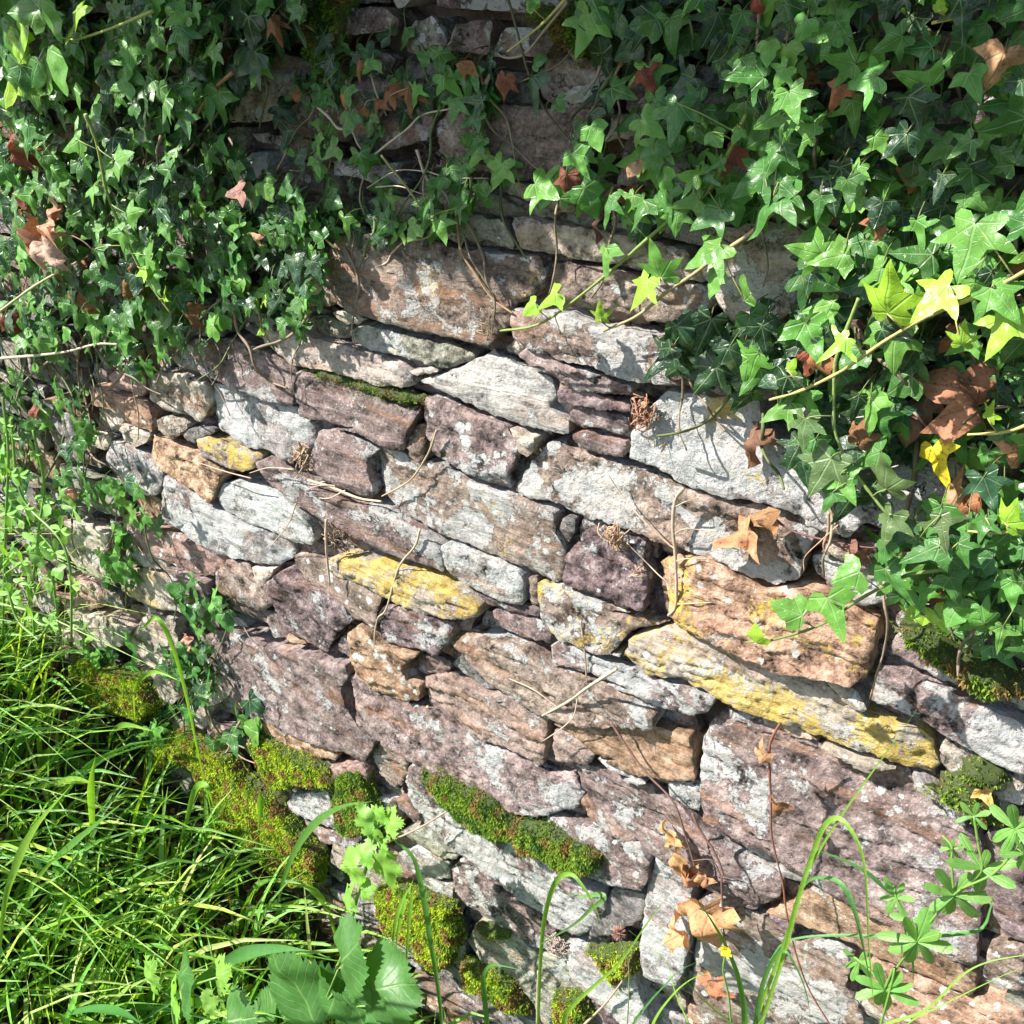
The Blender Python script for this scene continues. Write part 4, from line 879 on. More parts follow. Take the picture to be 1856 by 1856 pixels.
vine('I 1600,-10 1480,90 1340,130', .12, .11, 11, [('I 1380,30', 80, 34, G_LIME, 3)], 'thick yellow curled shoot at the very top of the right side', scol=(.50, .45, .12), group='short ivy shoots')
vine('G 205,1320 230,1520 300,1650', .03, .01, 6, [('G 230,1370', 240, 40, G_LIME, 0), ('G 215,1545', 220, 28, G_LIME, 3), ('G 150,1400', 240, 62, G_FRESH, 1)], 'little lime ivy tip hanging over the joint left of the mossy purple stone', scol=(.28, .30, .08), group='short ivy shoots')
WOOD = (.36, .27, .19); REDW = (.22, .085, .05); PALEW = (.46, .38, .28)
def twig(stem, s0, s1, w, label, colr=WOOD, br=(), leaves=(), name='dead_ivy_stem', cat='dry stem'):
    return vine(stem, s0, s1, w, leaves, label, name, cat, colr, M_STEM, br, .010, 'dry stems on the wall')
twig('C 430,1005 385,1070 370,1220 385,1400 388,1650 345,1720', .018, .012, 9, 'forked dry ivy stem clinging upright over two stones below the white block', (.40, .32, .23),
     ['C 385,1110 430,1085 475,1075', 'C 385,1260 430,1235 520,1238 620,1248', 'C 385,1415 450,1400 560,1402', 'C 398,1655 500,1650 650,1640', 'C 360,1330 200,1180 80,1040 0,915', 'C 380,1560 300,1500 230,1430 110,1310'])
twig('E 1600,658 1440,760 1330,840 1185,920', .045, .012, 8, 'pale broken twig lying across the brown slab in the middle', PALEW, ['E 1380,825 1360,920 1300,985 1190,1060', 'E 1255,860 1130,770 1000,712'])
twig('F 970,962 915,1080 912,1250 920,1400 925,1600 985,1856 K 520,1200 560,1400 640,1640 780,1880', .045, .05, 6, 'thin red stem hanging down the big slab with two withered leaves', REDW, [], [('F 855,1140', 110, 44, B_TAN, 0), ('F 935,1455', 260, 48, B_BROWN, 1)])
twig('F 20,950 130,1120 230,1250 370,1400 430,1560 500,1800 K 0,1090', .02, .03, 6, 'dark dry stem running down right from the rusty slab', (.17, .10, .08), ['F 0,1300 110,1340 200,1400 290,1530'])
twig('F 480,1465 520,1560 600,1680 650,1800 K 160,1050 170,1300 180,1400', .025, .04, 6, 'dark dry stem beside the pale wedge stone', (.15, .08, .065), ['K 0,940 110,940 160,1040'])
twig('B 592,680 550,800 470,930 400,990 285,1050', .015, .006, 5, 'thin dry tendril curved over the white speckled stone at centre', (.38, .29, .18))
twig('B 500,1235 470,1330 380,1450 310,1680 E 260,380 245,520 290,620', .015, .010, 5, 'long thin dry tendril crossing the yellow lichened stone', (.44, .36, .24))
twig('E 1400,390 1420,540 1435,740', .012, .010, 5, 'short dry tendril above the pale broken twig', (.40, .30, .19))
twig('G 1320,900 1350,1100 1430,1230 1520,1360 1640,1450', .014, .012, 7, 'knotted brown root down the right side of the largest brown block', (.30, .19, .10))
twig('G 1020,1050 960,1110 920,1170 780,1210 740,1310', .012, .006, 5, 'pale rootlet across the face of the largest brown block', PALEW)
twig('G 1100,530 1140,660 1180,720 1260,780 1300,890', .02, .015, 7, 'pale bare stem forking above the largest brown block', PALEW, ['G 1135,650 980,650 820,745', 'G 1140,645 1280,685 1500,690', 'G 1140,660 1135,760 1150,830', 'G 870,740 1000,735 1150,780'])
twig('G 850,570 920,510 1050,410 1130,335 1290,300', .02, .02, 6, 'pale straight twig rising right across the upper purple stone', PALEW)
twig('G 520,275 600,340 660,410 730,420 770,500 820,560', .02, .02, 7, 'bent pale twig at the left of the upper purple stone', PALEW)
twig('G 840,100 880,230 930,340', .025, .02, 6, 'short twig with crumpled brown leaves on the upper wall', WOOD, [], [('G 1045,250', 260, 62, B_BROWN, 0), ('G 855,300', 250, 44, B_BROWN, 1), ('G 780,300', 200, 34, B_BROWN, 3)])
twig('H 1283,310 1330,440 1430,600 1490,700 1530,800', .05, .03, 9, 'thick pale bare twig slanting down at upper right', PALEW)
twig('H 1475,60 1450,340 1400,600', .05, .04, 8, 'upright brown stem crossing the thick pale twig', WOOD)
twig('H 860,280 845,500 820,640 790,820', .03, .03, 8, 'upright dark woody stem under the large veined leaves', (.16, .11, .08))
twig('H 605,140 590,320 560,430 490,530', .03, .015, 10, 'thick mossy grey stem at top centre', (.27, .25, .19))
twig('H 400,10 270,170 160,300 60,325 0,300', .03, .02, 7, 'bare grey stem curving across the mossy top', (.30, .24, .17))
twig('N 1305,405 1200,500 1130,600 1080,690', .07, .05, 8, 'short reddish twig sticking out at upper left', (.32, .17, .10))
twig('N 905,760 880,850 900,980 940,1080', .05, .04, 7, 'pale stem hanging in the dark between ivy at upper left', WOOD)
twig('N 0,1745 200,1600 430,1470', .11, .08, 7, 'long bare ivy stem rising right from the left edge', (.36, .32, .18))
twig('A -300,275 -100,260 60,240 230,198 350,198', .09, .05, 7, 'pale bare stem poking in from the left edge above the pink stones', PALEW)
twig('C 1245,1140 1240,1250 1215,1330 1250,1380', .03, .02, 7, 'peeling bark twig in the gap right of the long white stone', (.42, .26, .17), ['C 1310,1190 1200,1300 1110,1390 1105,1470'])
twig('C 920,1160 1030,1240 1200,1290 1400,1330 1500,1340', .02, .02, 6, 'dark red stem lying on the ledge under the hanging ivy', (.14, .06, .06))
twig('J 1330,570 1500,565 1856,540', .03, .03, 9, 'grey stem lying behind the curled maple leaf', PALEW, ['J 1856,370 1750,400 1700,500', 'J 1480,740 1620,790 1720,830'])
twig('L 850,1860 850,1700 855,1560', .02, .02, 9, 'dead upright stalk at the foot of the wall', WOOD)
twig('L 1110,1860 1230,1740 1350,1580', .03, .02, 6, 'slanting dry stalk beside the lowest moss tuft', WOOD)
twig('L 0,840 180,760 370,645', .05, .01, 5, 'dry stalk leaning on the slab with the white lichen patch', (.34, .24, .18))
twig('A 1520,1180 1520,1350 1540,1545', .02, .02, 7, 'broken hanging root left of the yellow lichened stone', (.44, .33, .24), ['A 1350,1090 1310,1200 1210,1330', 'A 1340,900 1200,890 1090,920', 'A 1100,950 950,910 770,850'])
twig('A 1420,960 1550,1000 1700,1060 1830,1080', .014, .012, 7, 'dry rootlets in the joint under the rough purple stone', (.44, .34, .24), ['A 1560,990 1480,990 1400,1015', 'A 1620,1020 1540,1060 1480,1060', 'A 1400,780 1350,900 1430,960', 'A 1420,820 1380,900 1330,980'])
# tangled root knots
def knot(pos, rad, s, label, n=26, seed=1, c=(.40, .29, .20)):
    r = random.Random(seed); x, y = pts(pos)[0]; p = px(x, y, s); k = rad*depth_at(p)/F_PX; ac = Acc()
    for i in range(n):
        q = [p+np.array([r.gauss(0, .5), r.gauss(0, .25), r.gauss(0, .6)])*k for _ in range(4)]
        v, f = tube_geo(catmull(q, 12), r.uniform(.0004, .0011), 4, .4); ac.add(v, f, jit(c, r, .25))
    for i in range(n//4):
        q = p+np.array([r.gauss(0, .5), r.gauss(-.2, .2), r.gauss(0, .5)])*k; t, nn = leaf_dirs(r, 1.8)
        V, Fc, U = leaf_geo(q, t, nn, k*r.uniform(.3, .6), 4, r, .6, .6, .2); ac.add(V, Fc, jit(c, r, .2), U)
    o = ac.build('root_tangle', M_DEAD); tag(o, label, 'dry roots', 'tangles of dry roots')
knot('A 1390,830', 26, .008, 'tangle of dry roots at the right end of the big pale grey stone', 40, 1)
knot('A 1590,1290', 24, .01, 'grey knot of dead roots above the yellow lichened stone', 40, 2, (.27, .21, .16))
knot('C 200,580', 26, .012, 'crumpled dry debris on the thin stones left of the white block', 34, 3, (.42, .24, .16))
knot('B 1580,1280', 26, .014, 'spiky dry flower head on the dark purple block', 22, 4, (.48, .34, .22))
knot('C 180,1480', 12, .012, 'small dry husk at the right side of the dark purple block', 10, 5, (.45, .33, .24))
knot('G 1160,560', 26, .006, 'dark cobwebby roots in the hollow of the upper wall', 30, 6, (.05, .04, .035))
knot('L 960,1420', 22, .01, 'pale root hairs at the tip of the lower white slab', 30, 7, (.50, .42, .38))
knot('G 1490,1520', 24, .012, 'shrivelled star shaped leaf on the lower right of the largest brown block', 8, 8, (.34, .25, .18))

# ------------------------------------------------ single dead leaves
def dead_leaf(pos, size, ang, c, label, var=0, s=.012, fold=.5, curl=.5, seed=0, wave=.22):
    r = random.Random(seed+int(size*7)+ang); x, y = pts(pos)[0]; p = px(x, y, s); a = R(ang)
    q = px(x+30*math.cos(a), y-30*math.sin(a), s+.005); t = unit(q-p); sz = size*depth_at(p)/F_PX*.85
    V, Fc, U = leaf_geo(p-t*sz*.4, t, (r.gauss(-.3, .3), -1, r.gauss(.5, .3)), sz, var, r, fold, curl, wave)
    o = mesh_obj('dead_leaf', V, Fc, M_DEAD, None, True, {'tint': np.array(jit(c, r, .08))}, U); tag(o, label, 'leaf', 'fallen and withered leaves'); return o
MAPLE = len(TPL); TPL.append(template([(0, 0), (.10, -.10), (.34, -.16), (.30, -.02), (.52, .02), (.74, .14), (.60, .24), (.70, .44), (.50, .40), (.38, .38), (.24, .40), (.30, .56), (.22, .70), (.12, .78), (0, 1.0)]))
dead_leaf('J 1500,440', 170, 150, (.42, .20, .11), 'largest curled orange brown maple leaf at the right edge', MAPLE, .05, .3, .3, wave=.16)
dead_leaf('J 1370,870', 92, 280, (.75, .55, .03), 'bright yellow ivy leaf with black spots hanging at right', 1, .06, .15, .2, wave=.06)
dead_leaf('J 1440,1110', 135, 80, (.52, .30, .17), 'long tan withered leaf under the yellow leaf at right', 1, .05, .5, .3)
dead_leaf('J 1490,1270', 70, 320, (.50, .27, .14), 'tan leaf behind the drooping green undersides at right', 0, .06)
dead_leaf('J 1190,640', 90, 250, (.30, .17, .12), 'dull crumpled brown leaf left of the maple leaf', 4, .05, .6, .8)
dead_leaf('J 1250,530', 76, 200, (.17, .11, .08), 'curled dark dry leaf just left of the maple leaf', 0, .05, .8, .9)
dead_leaf('J 950,200', 110, 270, (.10, .06, .045), 'large dark dead leaf behind the thick yellow runner', 0, .05, .4, .3)
dead_leaf('J 290,760', 84, 250, (.20, .10, .06), 'folded dark brown leaf hanging on the white block', 1, .03, .9, .6)
dead_leaf('J 900,1400', 52, 240, (.22, .11, .08), 'small crumpled brown leaf in the gap right of the long white stone', 0, .03, .8, .9)
dead_leaf('J 1150,1360', 50, 300, (.24, .10, .06), 'small reddish brown leaf under the ivy at right', 1, .03, .6, .6)
dead_leaf('C 700,1280', 96, 205, (.46, .24, .12), 'tan pointed dry leaf on the long white stone', 1, .028, .5, .2)
dead_leaf('C 850,1160', 62, 30, (.34, .18, .08), 'brown cupped dry leaf above the tan pointed one', 4, .03, .7, .5)
dead_leaf('C 890,1230', 52, 300, (.38, .19, .08), 'narrow brown dry leaf at the right of the tan pointed one', 4, .03, .9, .4)
dead_leaf('H 770,910', 64, 220, (.44, .28, .16), 'folded tan leaf caught in the ivy spray at upper right', 4, .06, .9, .5)
dead_leaf('H 880,860', 60, 10, (.36, .14, .07), 'reddish brown leaf tip caught in the ivy spray at upper right', 1, .055, .5, .5)
dead_leaf('H 540,1230', 76, 255, (.07, .035, .025), 'dark brown leaf under the ivy at centre', 1, .03, .4, .3)
dead_leaf('H 710,1060', 64, 170, (.24, .09, .04), 'brown curled leaf behind the wet ivy spray', 4, .03, .8, .5)
dead_leaf('G 1560,170', 50, 250, (.28, .11, .06), 'small red brown leaf at the upper wall', 0, .03, .6, .7)
dead_leaf('N 90,1370', 95, 250, (.25, .11, .06), 'big dark orange dead leaf at the left edge', 0, .12, .5, .7)
dead_leaf('N 240,1250', 76, 215, (.52, .27, .17), 'salmon coloured dead leaf near the left edge', 1, .12, .4, .5)
dead_leaf('N 260,1410', 84, 300, (.50, .34, .24), 'torn pale tan dead leaf near the left edge', 0, .12, .3, .5)
dead_leaf('N 250,1170', 70, 240, (.36, .27, .20), 'grey tan folded leaf above the salmon one', 4, .11, .8, .4)
dead_leaf('N 1310,1080', 54, 200, (.34, .19, .15), 'brown spotted leaf lying on the ivy left of the pale stones', 1, .07, .2, .1, wave=.04)
dead_leaf('N 690,1580', 80, 100, (.20, .11, .03), 'half green half brown leaf in the left ivy', 0, .08, .8, .4)
dead_leaf('N 870,180', 90, 260, (.15, .065, .035), 'hanging dark brown leaf at the top left', 4, .06, .8, .3)
dead_leaf('D 740,500', 44, 60, (.56, .27, .20), 'salmon pink leaf scrap above the small ivy tuft', 1, .03, .2, .2)
dead_leaf('L 1540,830', 62, 250, (.52, .31, .14), 'uppermost curled tan leaf of the withered bunch at lower right', 0, .04, .7, .8, 3)
dead_leaf('L 1580,920', 60, 210, (.46, .26, .12), 'second curled tan leaf of the withered bunch at lower right', 0, .045, .7, .8, 5)
dead_leaf('L 1630,1000', 56, 300, (.44, .22, .11), 'rolled leaf in the middle of the withered bunch at lower right', 4, .045, .9, .8, 7)
dead_leaf('L 1690,1080', 60, 250, (.42, .19, .10), 'reddish lowest leaf of the withered bunch at lower right', 1, .045, .6, .7, 9)
dead_leaf('L 1740,1050', 50, 330, (.46, .24, .12), 'right hand leaf of the withered bunch at lower right', 1, .04, .6, .5, 11)
dead_leaf('L 1600,1390', 82, 240, (.56, .30, .14), 'flat tan leaf on the pale upright stone, left of a larger one', 1, .04, .25, .25, 13)
dead_leaf('L 1790,1310', 110, 280, (.54, .30, .14), 'large flat tan maple like leaf at the foot of the red stem', MAPLE, .05, .15, .2, 15)
dead_leaf('K 90,1690', 64, 270, (.36, .15, .08), 'brown leaf hidden behind grass at the bottom', 0, .05, .5, .6)
dead_leaf('K 1650,590', 44, 300, (.62, .40, .12), 'small yellowish leaf on the moss at the right edge', 1, .02, .3, .3)
dead_leaf('E 540,875', 14, 250, (.60, .42, .20), 'tiny tan flake on the long purple slab', 4, .006, .4, .4)
# ------------------------------------------------ moss cushions
def moss(poly, label, hgt=.012, s=.006, tone=0, blade=.0055, dens=1.0, seed=0):
    r = random.Random(seed); W = np.array([px(a, b, s)[[0, 2]] for a, b in pts(poly)])
    B = edge_noise(W, .004, .005, seed*1.3); mn, mx = B.min(0), B.max(0); ac = Acc()
    area = poly_area(B); n = int(area*1.0e6/2.6*dens)
    Bn = np.roll(B, -1, 0)
    # mound
    st = .005; gx, gz = np.meshgrid(np.arange(mn[0], mx[0], st), np.arange(mn[1], mx[1], st)); G = np.stack([gx.ravel(), gz.ravel()], 1)
    def idist(G):
        ins = np.zeros(len(G), bool); D = np.full(len(G), 9.0)
        for a, b in zip(B, Bn):
            if a[1] != b[1]:
                c = (a[1] > G[:, 1]) != (b[1] > G[:, 1]); ins ^= c & (G[:, 0] < (b[0]-a[0])*(G[:, 1]-a[1])/(b[1]-a[1])+a[0])
            ab = b-a; t = np.clip(((G-a)@ab)/(ab@ab+1e-12), 0, 1); D = np.minimum(D, np.linalg.norm(G-a-t[:, None]*ab, axis=1))
        return ins, D
    ins, D = idist(G); keep = ins & (D > st*.5); G2 = G[keep]; D2 = D[keep]
    vo, _, fo, ov, _, _ = delaunay_2d_cdt([Vector(p) for p in np.vstack([B, G2])], [], [list(range(len(B)))], 1, 1e-7)
    Dall = np.concatenate([np.zeros(len(B)), D2])
    def height(x, z, d):
        e = min(1, d/.016); m = math.sqrt(max(0, 1-(1-e)**2))
        return s-.012+(hgt+.012)*m+.005*noise.noise(Vector((x*38, seed, z*38)))*m+.0045*noise.noise(Vector((x*110, seed, z*110)))*m
    V = []
    for i, v in enumerate(vo): V.append((v.x, -height(v.x, v.y, Dall[ov[i][0]] if len(ov[i]) and ov[i][0] < len(Dall) else 0), v.y))
    V = np.array(V); Fs = [tuple(f) for f in fo]
    a, b, c = V[Fs[0][0]], V[Fs[0][1]], V[Fs[0][2]]
    if np.cross(b-a, c-a)[1] > 0: Fs = [f[::-1] for f in Fs]
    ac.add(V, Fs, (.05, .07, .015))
    Q = np.stack([mn[0]-.01+(mx[0]-mn[0]+.02)*np.random.RandomState(seed).rand(n*2), mn[1]-.01+(mx[1]-mn[1]+.02)*np.random.RandomState(seed+5).rand(n*2)], 1)
    ins, D = idist(Q); out_ = (~ins) & (D < .009) & (np.random.RandomState(seed+9).rand(len(D)) < .35*(1-D/.009)); sel = ins | out_; outer = out_[sel]; Q = Q[sel]; D = np.where(outer, 0.0, D[sel]); bv = []; bf = []; bc = []
    for (x, z), d, ou in zip(Q, D, outer):
        h = .010 if ou else height(x, z, d); nb = noise.noise(Vector((x*45, 9, z*45))); nf = noise.noise(Vector((x*160, 2, z*160)))
        g = (.36, .47, .02) if tone == 0 else (.18, .29, .02)
        if nb > .18+tone*.05: g = (.30, .20, .05)
        if nb < -.25: g = (g[0]*.5, g[1]*.62, g[2])
        cc = np.array(g)*(1+.35*nf)*r.uniform(.7, 1.25)
        e = min(1, d/.014); out = np.array([r.gauss(0, .5), -1.0, r.gauss(.15, .5)])
        for q in range(3):
            dirv = unit(out+np.array([r.gauss(0, .55), r.gauss(0, .2), r.gauss(0, .55)])); L = blade*r.uniform(.6, 1.3)*(.6+.4*e)
            sv = unit(np.cross(dirv, (r.gauss(0, 1), r.gauss(0, 1), r.gauss(0, 1))))*L*.13
            p = np.array([x, -h+.001, z]); k = len(bv)
            tipp = p+dirv*L+np.array([0, 0, -.15*L])
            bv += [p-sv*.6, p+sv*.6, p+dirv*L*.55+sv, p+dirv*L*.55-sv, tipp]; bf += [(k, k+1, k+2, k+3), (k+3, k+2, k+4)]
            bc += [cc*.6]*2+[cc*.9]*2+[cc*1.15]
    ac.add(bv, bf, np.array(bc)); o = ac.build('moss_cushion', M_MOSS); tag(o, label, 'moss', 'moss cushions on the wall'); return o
moss('P 556,668 600,680 660,692 720,710 765,722 762,736 720,734 670,716 620,700 575,690', 'narrow strip of olive moss along the top of a grey purple stone', .007, .008, 1, .004, 1.0, 1)
moss('D 120,600 220,580 330,640 500,680 600,850 520,940 420,900 270,870 130,800', 'leftmost bright green moss cushion', .022, .012, 0, .007, .9, 2)
moss('D 530,1200 600,1050 740,980 830,1050 1000,1120 1080,1240 1250,1370 1400,1560 1520,1700 1500,1850 1300,1870 1180,1700 1040,1550 900,1560 860,1350 800,1200 700,1170 620,1220', 'largest moss cushion, spreading down the foot of the wall at left', .020, .012, 0, .007, .8, 3)
moss('D 1100,1060 1150,1000 1300,1100 1450,1160 1600,1290 1560,1330 1400,1310 1250,1340 1150,1200', 'green and rust brown moss strip right of the largest cushion', .014, .010, 0, .006, .9, 4)
moss('D 1600,1220 1740,1190 1790,1350 1850,1500 1830,1570 1700,1600 1600,1560 1560,1400', 'upright oval brownish moss cushion behind the serrated herb', .014, .010, 1, .006, .9, 5)
moss('L 210,420 400,480 600,570 720,700 850,720 1000,780 1200,880 1230,960 1150,1010 1000,1010 900,920 800,900 700,810 600,820 450,720 320,600 240,500', 'long deep green moss cushion on the slab with the white lichen patch', .016, .012, 1, .006, 1.0, 6)
moss('L 420,1490 600,1530 720,1620 800,1790 720,1800 600,1700 440,1640', 'bright moss low at the foot of the wall, left of the dead stalk', .014, .012, 0, .006, .8, 7)
moss('L 930,1680 1080,1680 1150,1800 1120,1880 950,1880', 'moss tuft at the bottom edge, right of the dead stalk', .014, .012, 0, .006, .8, 8)
moss('L 1120,1440 1400,1420 1420,1580 1300,1620 1280,1700 1250,1600 1200,1520', 'small bright moss tuft under the pinkish seed head', .012, .012, 0, .006, .8, 9)
moss('L 230,1120 380,1180 430,1350 380,1500 280,1560 150,1400 0,1320 -60,1100 60,1050', 'ragged yellow brown moss behind the serrated herb stem', .016, .012, 0, .007, .7, 10)
moss('L 460,1300 600,1310 700,1340 690,1400 560,1380', 'thin moss patch above the dark moss gap at bottom centre', .005, .008, 1, .004, .7, 14)
moss('K 1270,550 1330,530 1390,560 1380,480 1450,470 1560,490 1700,640 1730,740 1650,760 1500,640 1400,600', 'dark green moss at the right edge, lower one', .014, .012, 1, .006, .8, 11)
moss('K 1480,400 1600,380 1740,450 1760,540 1620,520 1500,460', 'olive brown moss at the right edge, just above the dark green one', .012, .012, 1, .005, .7, 15)
moss('P 1627,1132 1690,1140 1740,1175 1800,1200 1870,1230 1870,1262 1780,1258 1715,1215 1645,1168', 'moss ledge at the right edge above the purple slab', .018, .012, 1, .006, .8, 12)
moss('P 950,20 1030,0 1090,10 1100,100 1050,110 980,60', 'dark yellowish moss at top centre', .010, .008, 1, .006, .8, 13)
moss('P 545,-10 640,0 620,80 600,140 560,120', 'dark moss at the top left of centre', .010, .008, 1, .006, .7, 16)
moss('P 350,70 440,50 430,150 380,160', 'dark moss in the shade at upper left', .010, .008, 1, .006, .7, 17)

# ------------------------------------------------ grass and litter
def ribbon(C, w, nrm=None, fold=.25, r=rng, twist=.6):
    """grass blade: three points across, keeled"""
    C = np.asarray(C); n = len(C); V = []; Fc = []; T = np.gradient(C, axis=0); a0 = r.uniform(-twist, twist)
    for i in range(n):
        t = unit(T[i]); toward = unit(C0-C[i]) if nrm is None else unit(nrm)
        s = unit(np.cross(t, toward)); a = a0+.5*i/n; nn = np.cross(s, t); s2 = s*math.cos(a)+nn*math.sin(a); n2 = np.cross(s2, t)
        ww = w[i] if hasattr(w, '__len__') else w
        V += [C[i]-s2*ww, C[i]-n2*ww*fold, C[i]+s2*ww]
    for i in range(n-1):
        k = 3*i; Fc += [(k, k+1, k+4, k+3), (k+1, k+2, k+5, k+4)]
    return np.array(V), Fc
def grass_stuff(n, name, label, x0, x1, y0, y1, h0, h1, pal, seed, wid=(.0012, .0034), dens=None):
    r = random.Random(seed); ac = Acc(); k = 0
    while k < n:
        x = r.uniform(x0, x1); y = r.uniform(y0, y1)
        if dens and r.random() > dens(x, y): continue
        k += 1
        z = ground_z(x, y); L = r.uniform(h0, h1)*(1 if y < -.2 else .55+2.2*abs(y)*.9)
        a = r.gauss(.5, 1.1); lean = r.uniform(.35, .95)
        d = np.array([math.cos(a), math.sin(a)*.7, 0]); seg = 6; C = []
        for i in range(seg):
            t = i/(seg-1); C.append(np.array([x, y, z])+d*L*lean*t*t*1.1+np.array([0, 0, L*(t*(1-lean*.28)-.40*lean*t*t*t)]))
        C = np.array(C); C[:, 1] = np.minimum(C[:, 1], -.012)
        w = r.uniform(*wid); ws = w*np.array([.7, 1, 1, .85, .55, .05])
        V, Fc = ribbon(C, ws, (r.gauss(0, 1), r.gauss(-.6, .5), r.gauss(.5, .3)), .3, r)
        ac.add(V, Fc, jit(r.choice(pal), r, .25))
    o = ac.build(name, M_GRASS); tag(o, label, 'litter' if 'litter' in name else 'grass', None, 'stuff')
GP = [(.20, .40, .05), (.14, .32, .05), (.28, .48, .07), (.09, .22, .04), (.18, .36, .08), (.33, .50, .08), (.38, .46, .14), (.24, .44, .10), (.18, .42, .07)]
grass_stuff(11500, 'grass', 'lush long green grass at the foot of the wall', -3.3, .5, -1.15, -.03, .14, .44, GP, 5, (.0018, .0060), dens=lambda x, y: min(1, .10+2.2*abs(y+.02)) if -1.9 < x < -.45 else (1 if x < 0 else .35))
grass_stuff(260, 'tall_grass', 'tall thin pale grass in front of the wall at the left edge', -2.9, -1.78, -.45, -.04, .45, 1.0, [(.28, .46, .08), (.22, .42, .07), (.34, .48, .12)], 8, (.0010, .0026))
grass_stuff(3800, 'leaf_litter', 'dry straw and brown stalks matted under the grass', -3.0, -.3, -1.1, -.01, .04, .14, [(.30, .20, .11), (.38, .28, .15), (.18, .11, .07), (.24, .13, .08)], 6, (.0006, .0018))
r_ = random.Random(77); ac = Acc()
for k in range(520):
    x = r_.uniform(-2.4, -.5); y = -abs(r_.gauss(0, .25))-.02; z = ground_z(x, y)+r_.uniform(.004, .03)
    V, Fc, U = leaf_geo((x, y, z), (r_.gauss(0, 1), r_.gauss(0, 1), r_.gauss(0, .3)), (r_.gauss(0, .4), -.5, 1), r_.uniform(.012, .035), r_.choice((4, 4, 0, 1)), r_, .4, .5, .15)
    ac.add(V, Fc, jit(r_.choice([B_BROWN, B_TAN, B_DARK, B_RED]), r_, .2), U)
tag(ac.build('fallen_leaves', M_DEAD), 'small brown fallen leaves scattered on the ground', 'leaf litter', None, 'stuff')
# low clover-like ground cover
ac = Acc()
for k in range(900):
    x = r_.uniform(-2.6, -.7); y = r_.uniform(-.75, -.02); z = ground_z(x, y)+r_.uniform(.01, .06)
    for q in range(4):
        a = q*1.57+r_.random(); V, Fc, U = leaf_geo((x, y, z), (math.cos(a), math.sin(a), .3), (0, -.3, 1), r_.uniform(.008, .017), 4, r_, .2, .2, .05); ac.add(V, Fc, jit(r_.choice([(.10, .26, .05), (.16, .33, .06)]), r_, .2), U)
tag(ac.build('ground_cover', M_HERB), 'tiny leaved weeds covering the ground between the grass', 'ground cover', None, 'stuff')

ac = Acc()
for k in range(110):
    y = 1180-480*r_.random()**1.4; x = -70+abs(r_.gauss(0, 1))*(60+.09*(y-700)); p_ = px(x, y, r_.uniform(.02, .12)); p_[2] = max(p_[2], ground_z(p_[0], p_[1])+.02)
    n_ = r_.choice((1, 1, 5)); a0 = r_.random()*6
    for q in range(n_):
        a = a0+q*1.257; V, Fc, U = leaf_geo(p_, (math.cos(a), -.4, math.sin(a)), (r_.gauss(0, .3), -1, .7), r_.uniform(.016, .034)*(1 if n_ == 5 else 1.2), r_.choice((5, 4)) if n_ == 5 else r_.choice((3, 4, 1)), r_, .2, .2, .05)
        ac.add(V, Fc, jit(r_.choice([(.24, .44, .08), (.18, .38, .07), (.13, .30, .06)]), r_, .2), U)
tag(ac.build('hedge_bank_weeds', M_HERB), 'pale green small leaved weeds crowding the left edge in front of the wall', 'weeds', None, 'stuff')

def blade(path, wpx, label, s0=None, s1=None, c=(.15, .32, .04), group='long grass blades'):
    """one long blade seen against the wall or the grass; its foot stands on the ground"""
    Q = pts(path); r = random.Random(int(Q[0][0]*7+Q[0][1])); n = len(Q)
    if s0 is None:
        rr = ray(*Q[0]); g = -.05; t = (g-CAM_H)/rr[2]; s0 = max(.03, -(C0+rr*t)[1]); s0 = min(s0, .5)
    if s1 is None: s1 = s0+.04
    W = [px(a, b, s) for (a, b), s in zip(Q, np.linspace(s0, s1, n))]
    g = ground_z(W[0][0], W[0][1])
    if W[0][2] > g+.01 and Q[0][1] > 1838: F0 = np.array([W[0][0]-.01, W[0][1]-.005, g-.005]); L0 = max(1, int(np.linalg.norm(F0-W[0])/max(.02, np.linalg.norm(W[1]-W[0])))); W = [F0+(W[0]-F0)*k/L0 for k in range(L0)]+W
    C = catmull(W, 30+6*max(0, len(W)-n)); t = np.linspace(0, 1, len(C)); d = depth_at(C[-15]); w = wpx*.8*d/F_PX/2
    ws = w*np.clip(np.minimum(.16+1.15*t, (1-t)*2.2), .03, 1)
    V, Fc = ribbon(C, ws, None, .35, r, .5)
    o = mesh_obj('grass_blade', V, Fc, M_GRASS, None, True, {'tint': np.array(jit(c, r, .12))}); tag(o, label, 'grass blade', group)
BL = (.20, .38, .05); BD = (.10, .25, .05); BB = (.09, .24, .07)
blade('K 340,1880 420,1650 520,1380 620,1050 710,880 830,690 1000,450 1110,300 1255,95', 13, 'tall grass blade reaching up to the long yellow lichened stone', .16, .22, BL)
blade('K 380,1870 500,1500 600,1120 690,850 740,740 810,700 880,760 940,880 970,1050 985,1400 1010,1700 1030,1870', 15, 'broad grass blade arched over like a hook on the big slab', .18, .22, BL)
blade('K 560,1200 640,1060 740,1035 830,1070 900,1200 950,1400 1000,1650', 16, 'darker arched blade inside the hook shaped one', .16, .20, BB)
blade('K 430,1500 530,1390 800,1358 1200,1370 1480,1350 1620,1320 1670,1200 1705,1070', 15, 'long blade lying almost level then bending up at the right edge', .16, .10, BB)
blade('K 290,1870 260,1620 190,1430 100,1270 20,1160', 22, 'dark green blade running down from the tan leaves', .14, .2, BD)
blade('K 230,1880 100,1760 0,1660 -80,1560', 26, 'broad pale blade crossing the bottom edge below the yellow flower', .22, .26, BL)
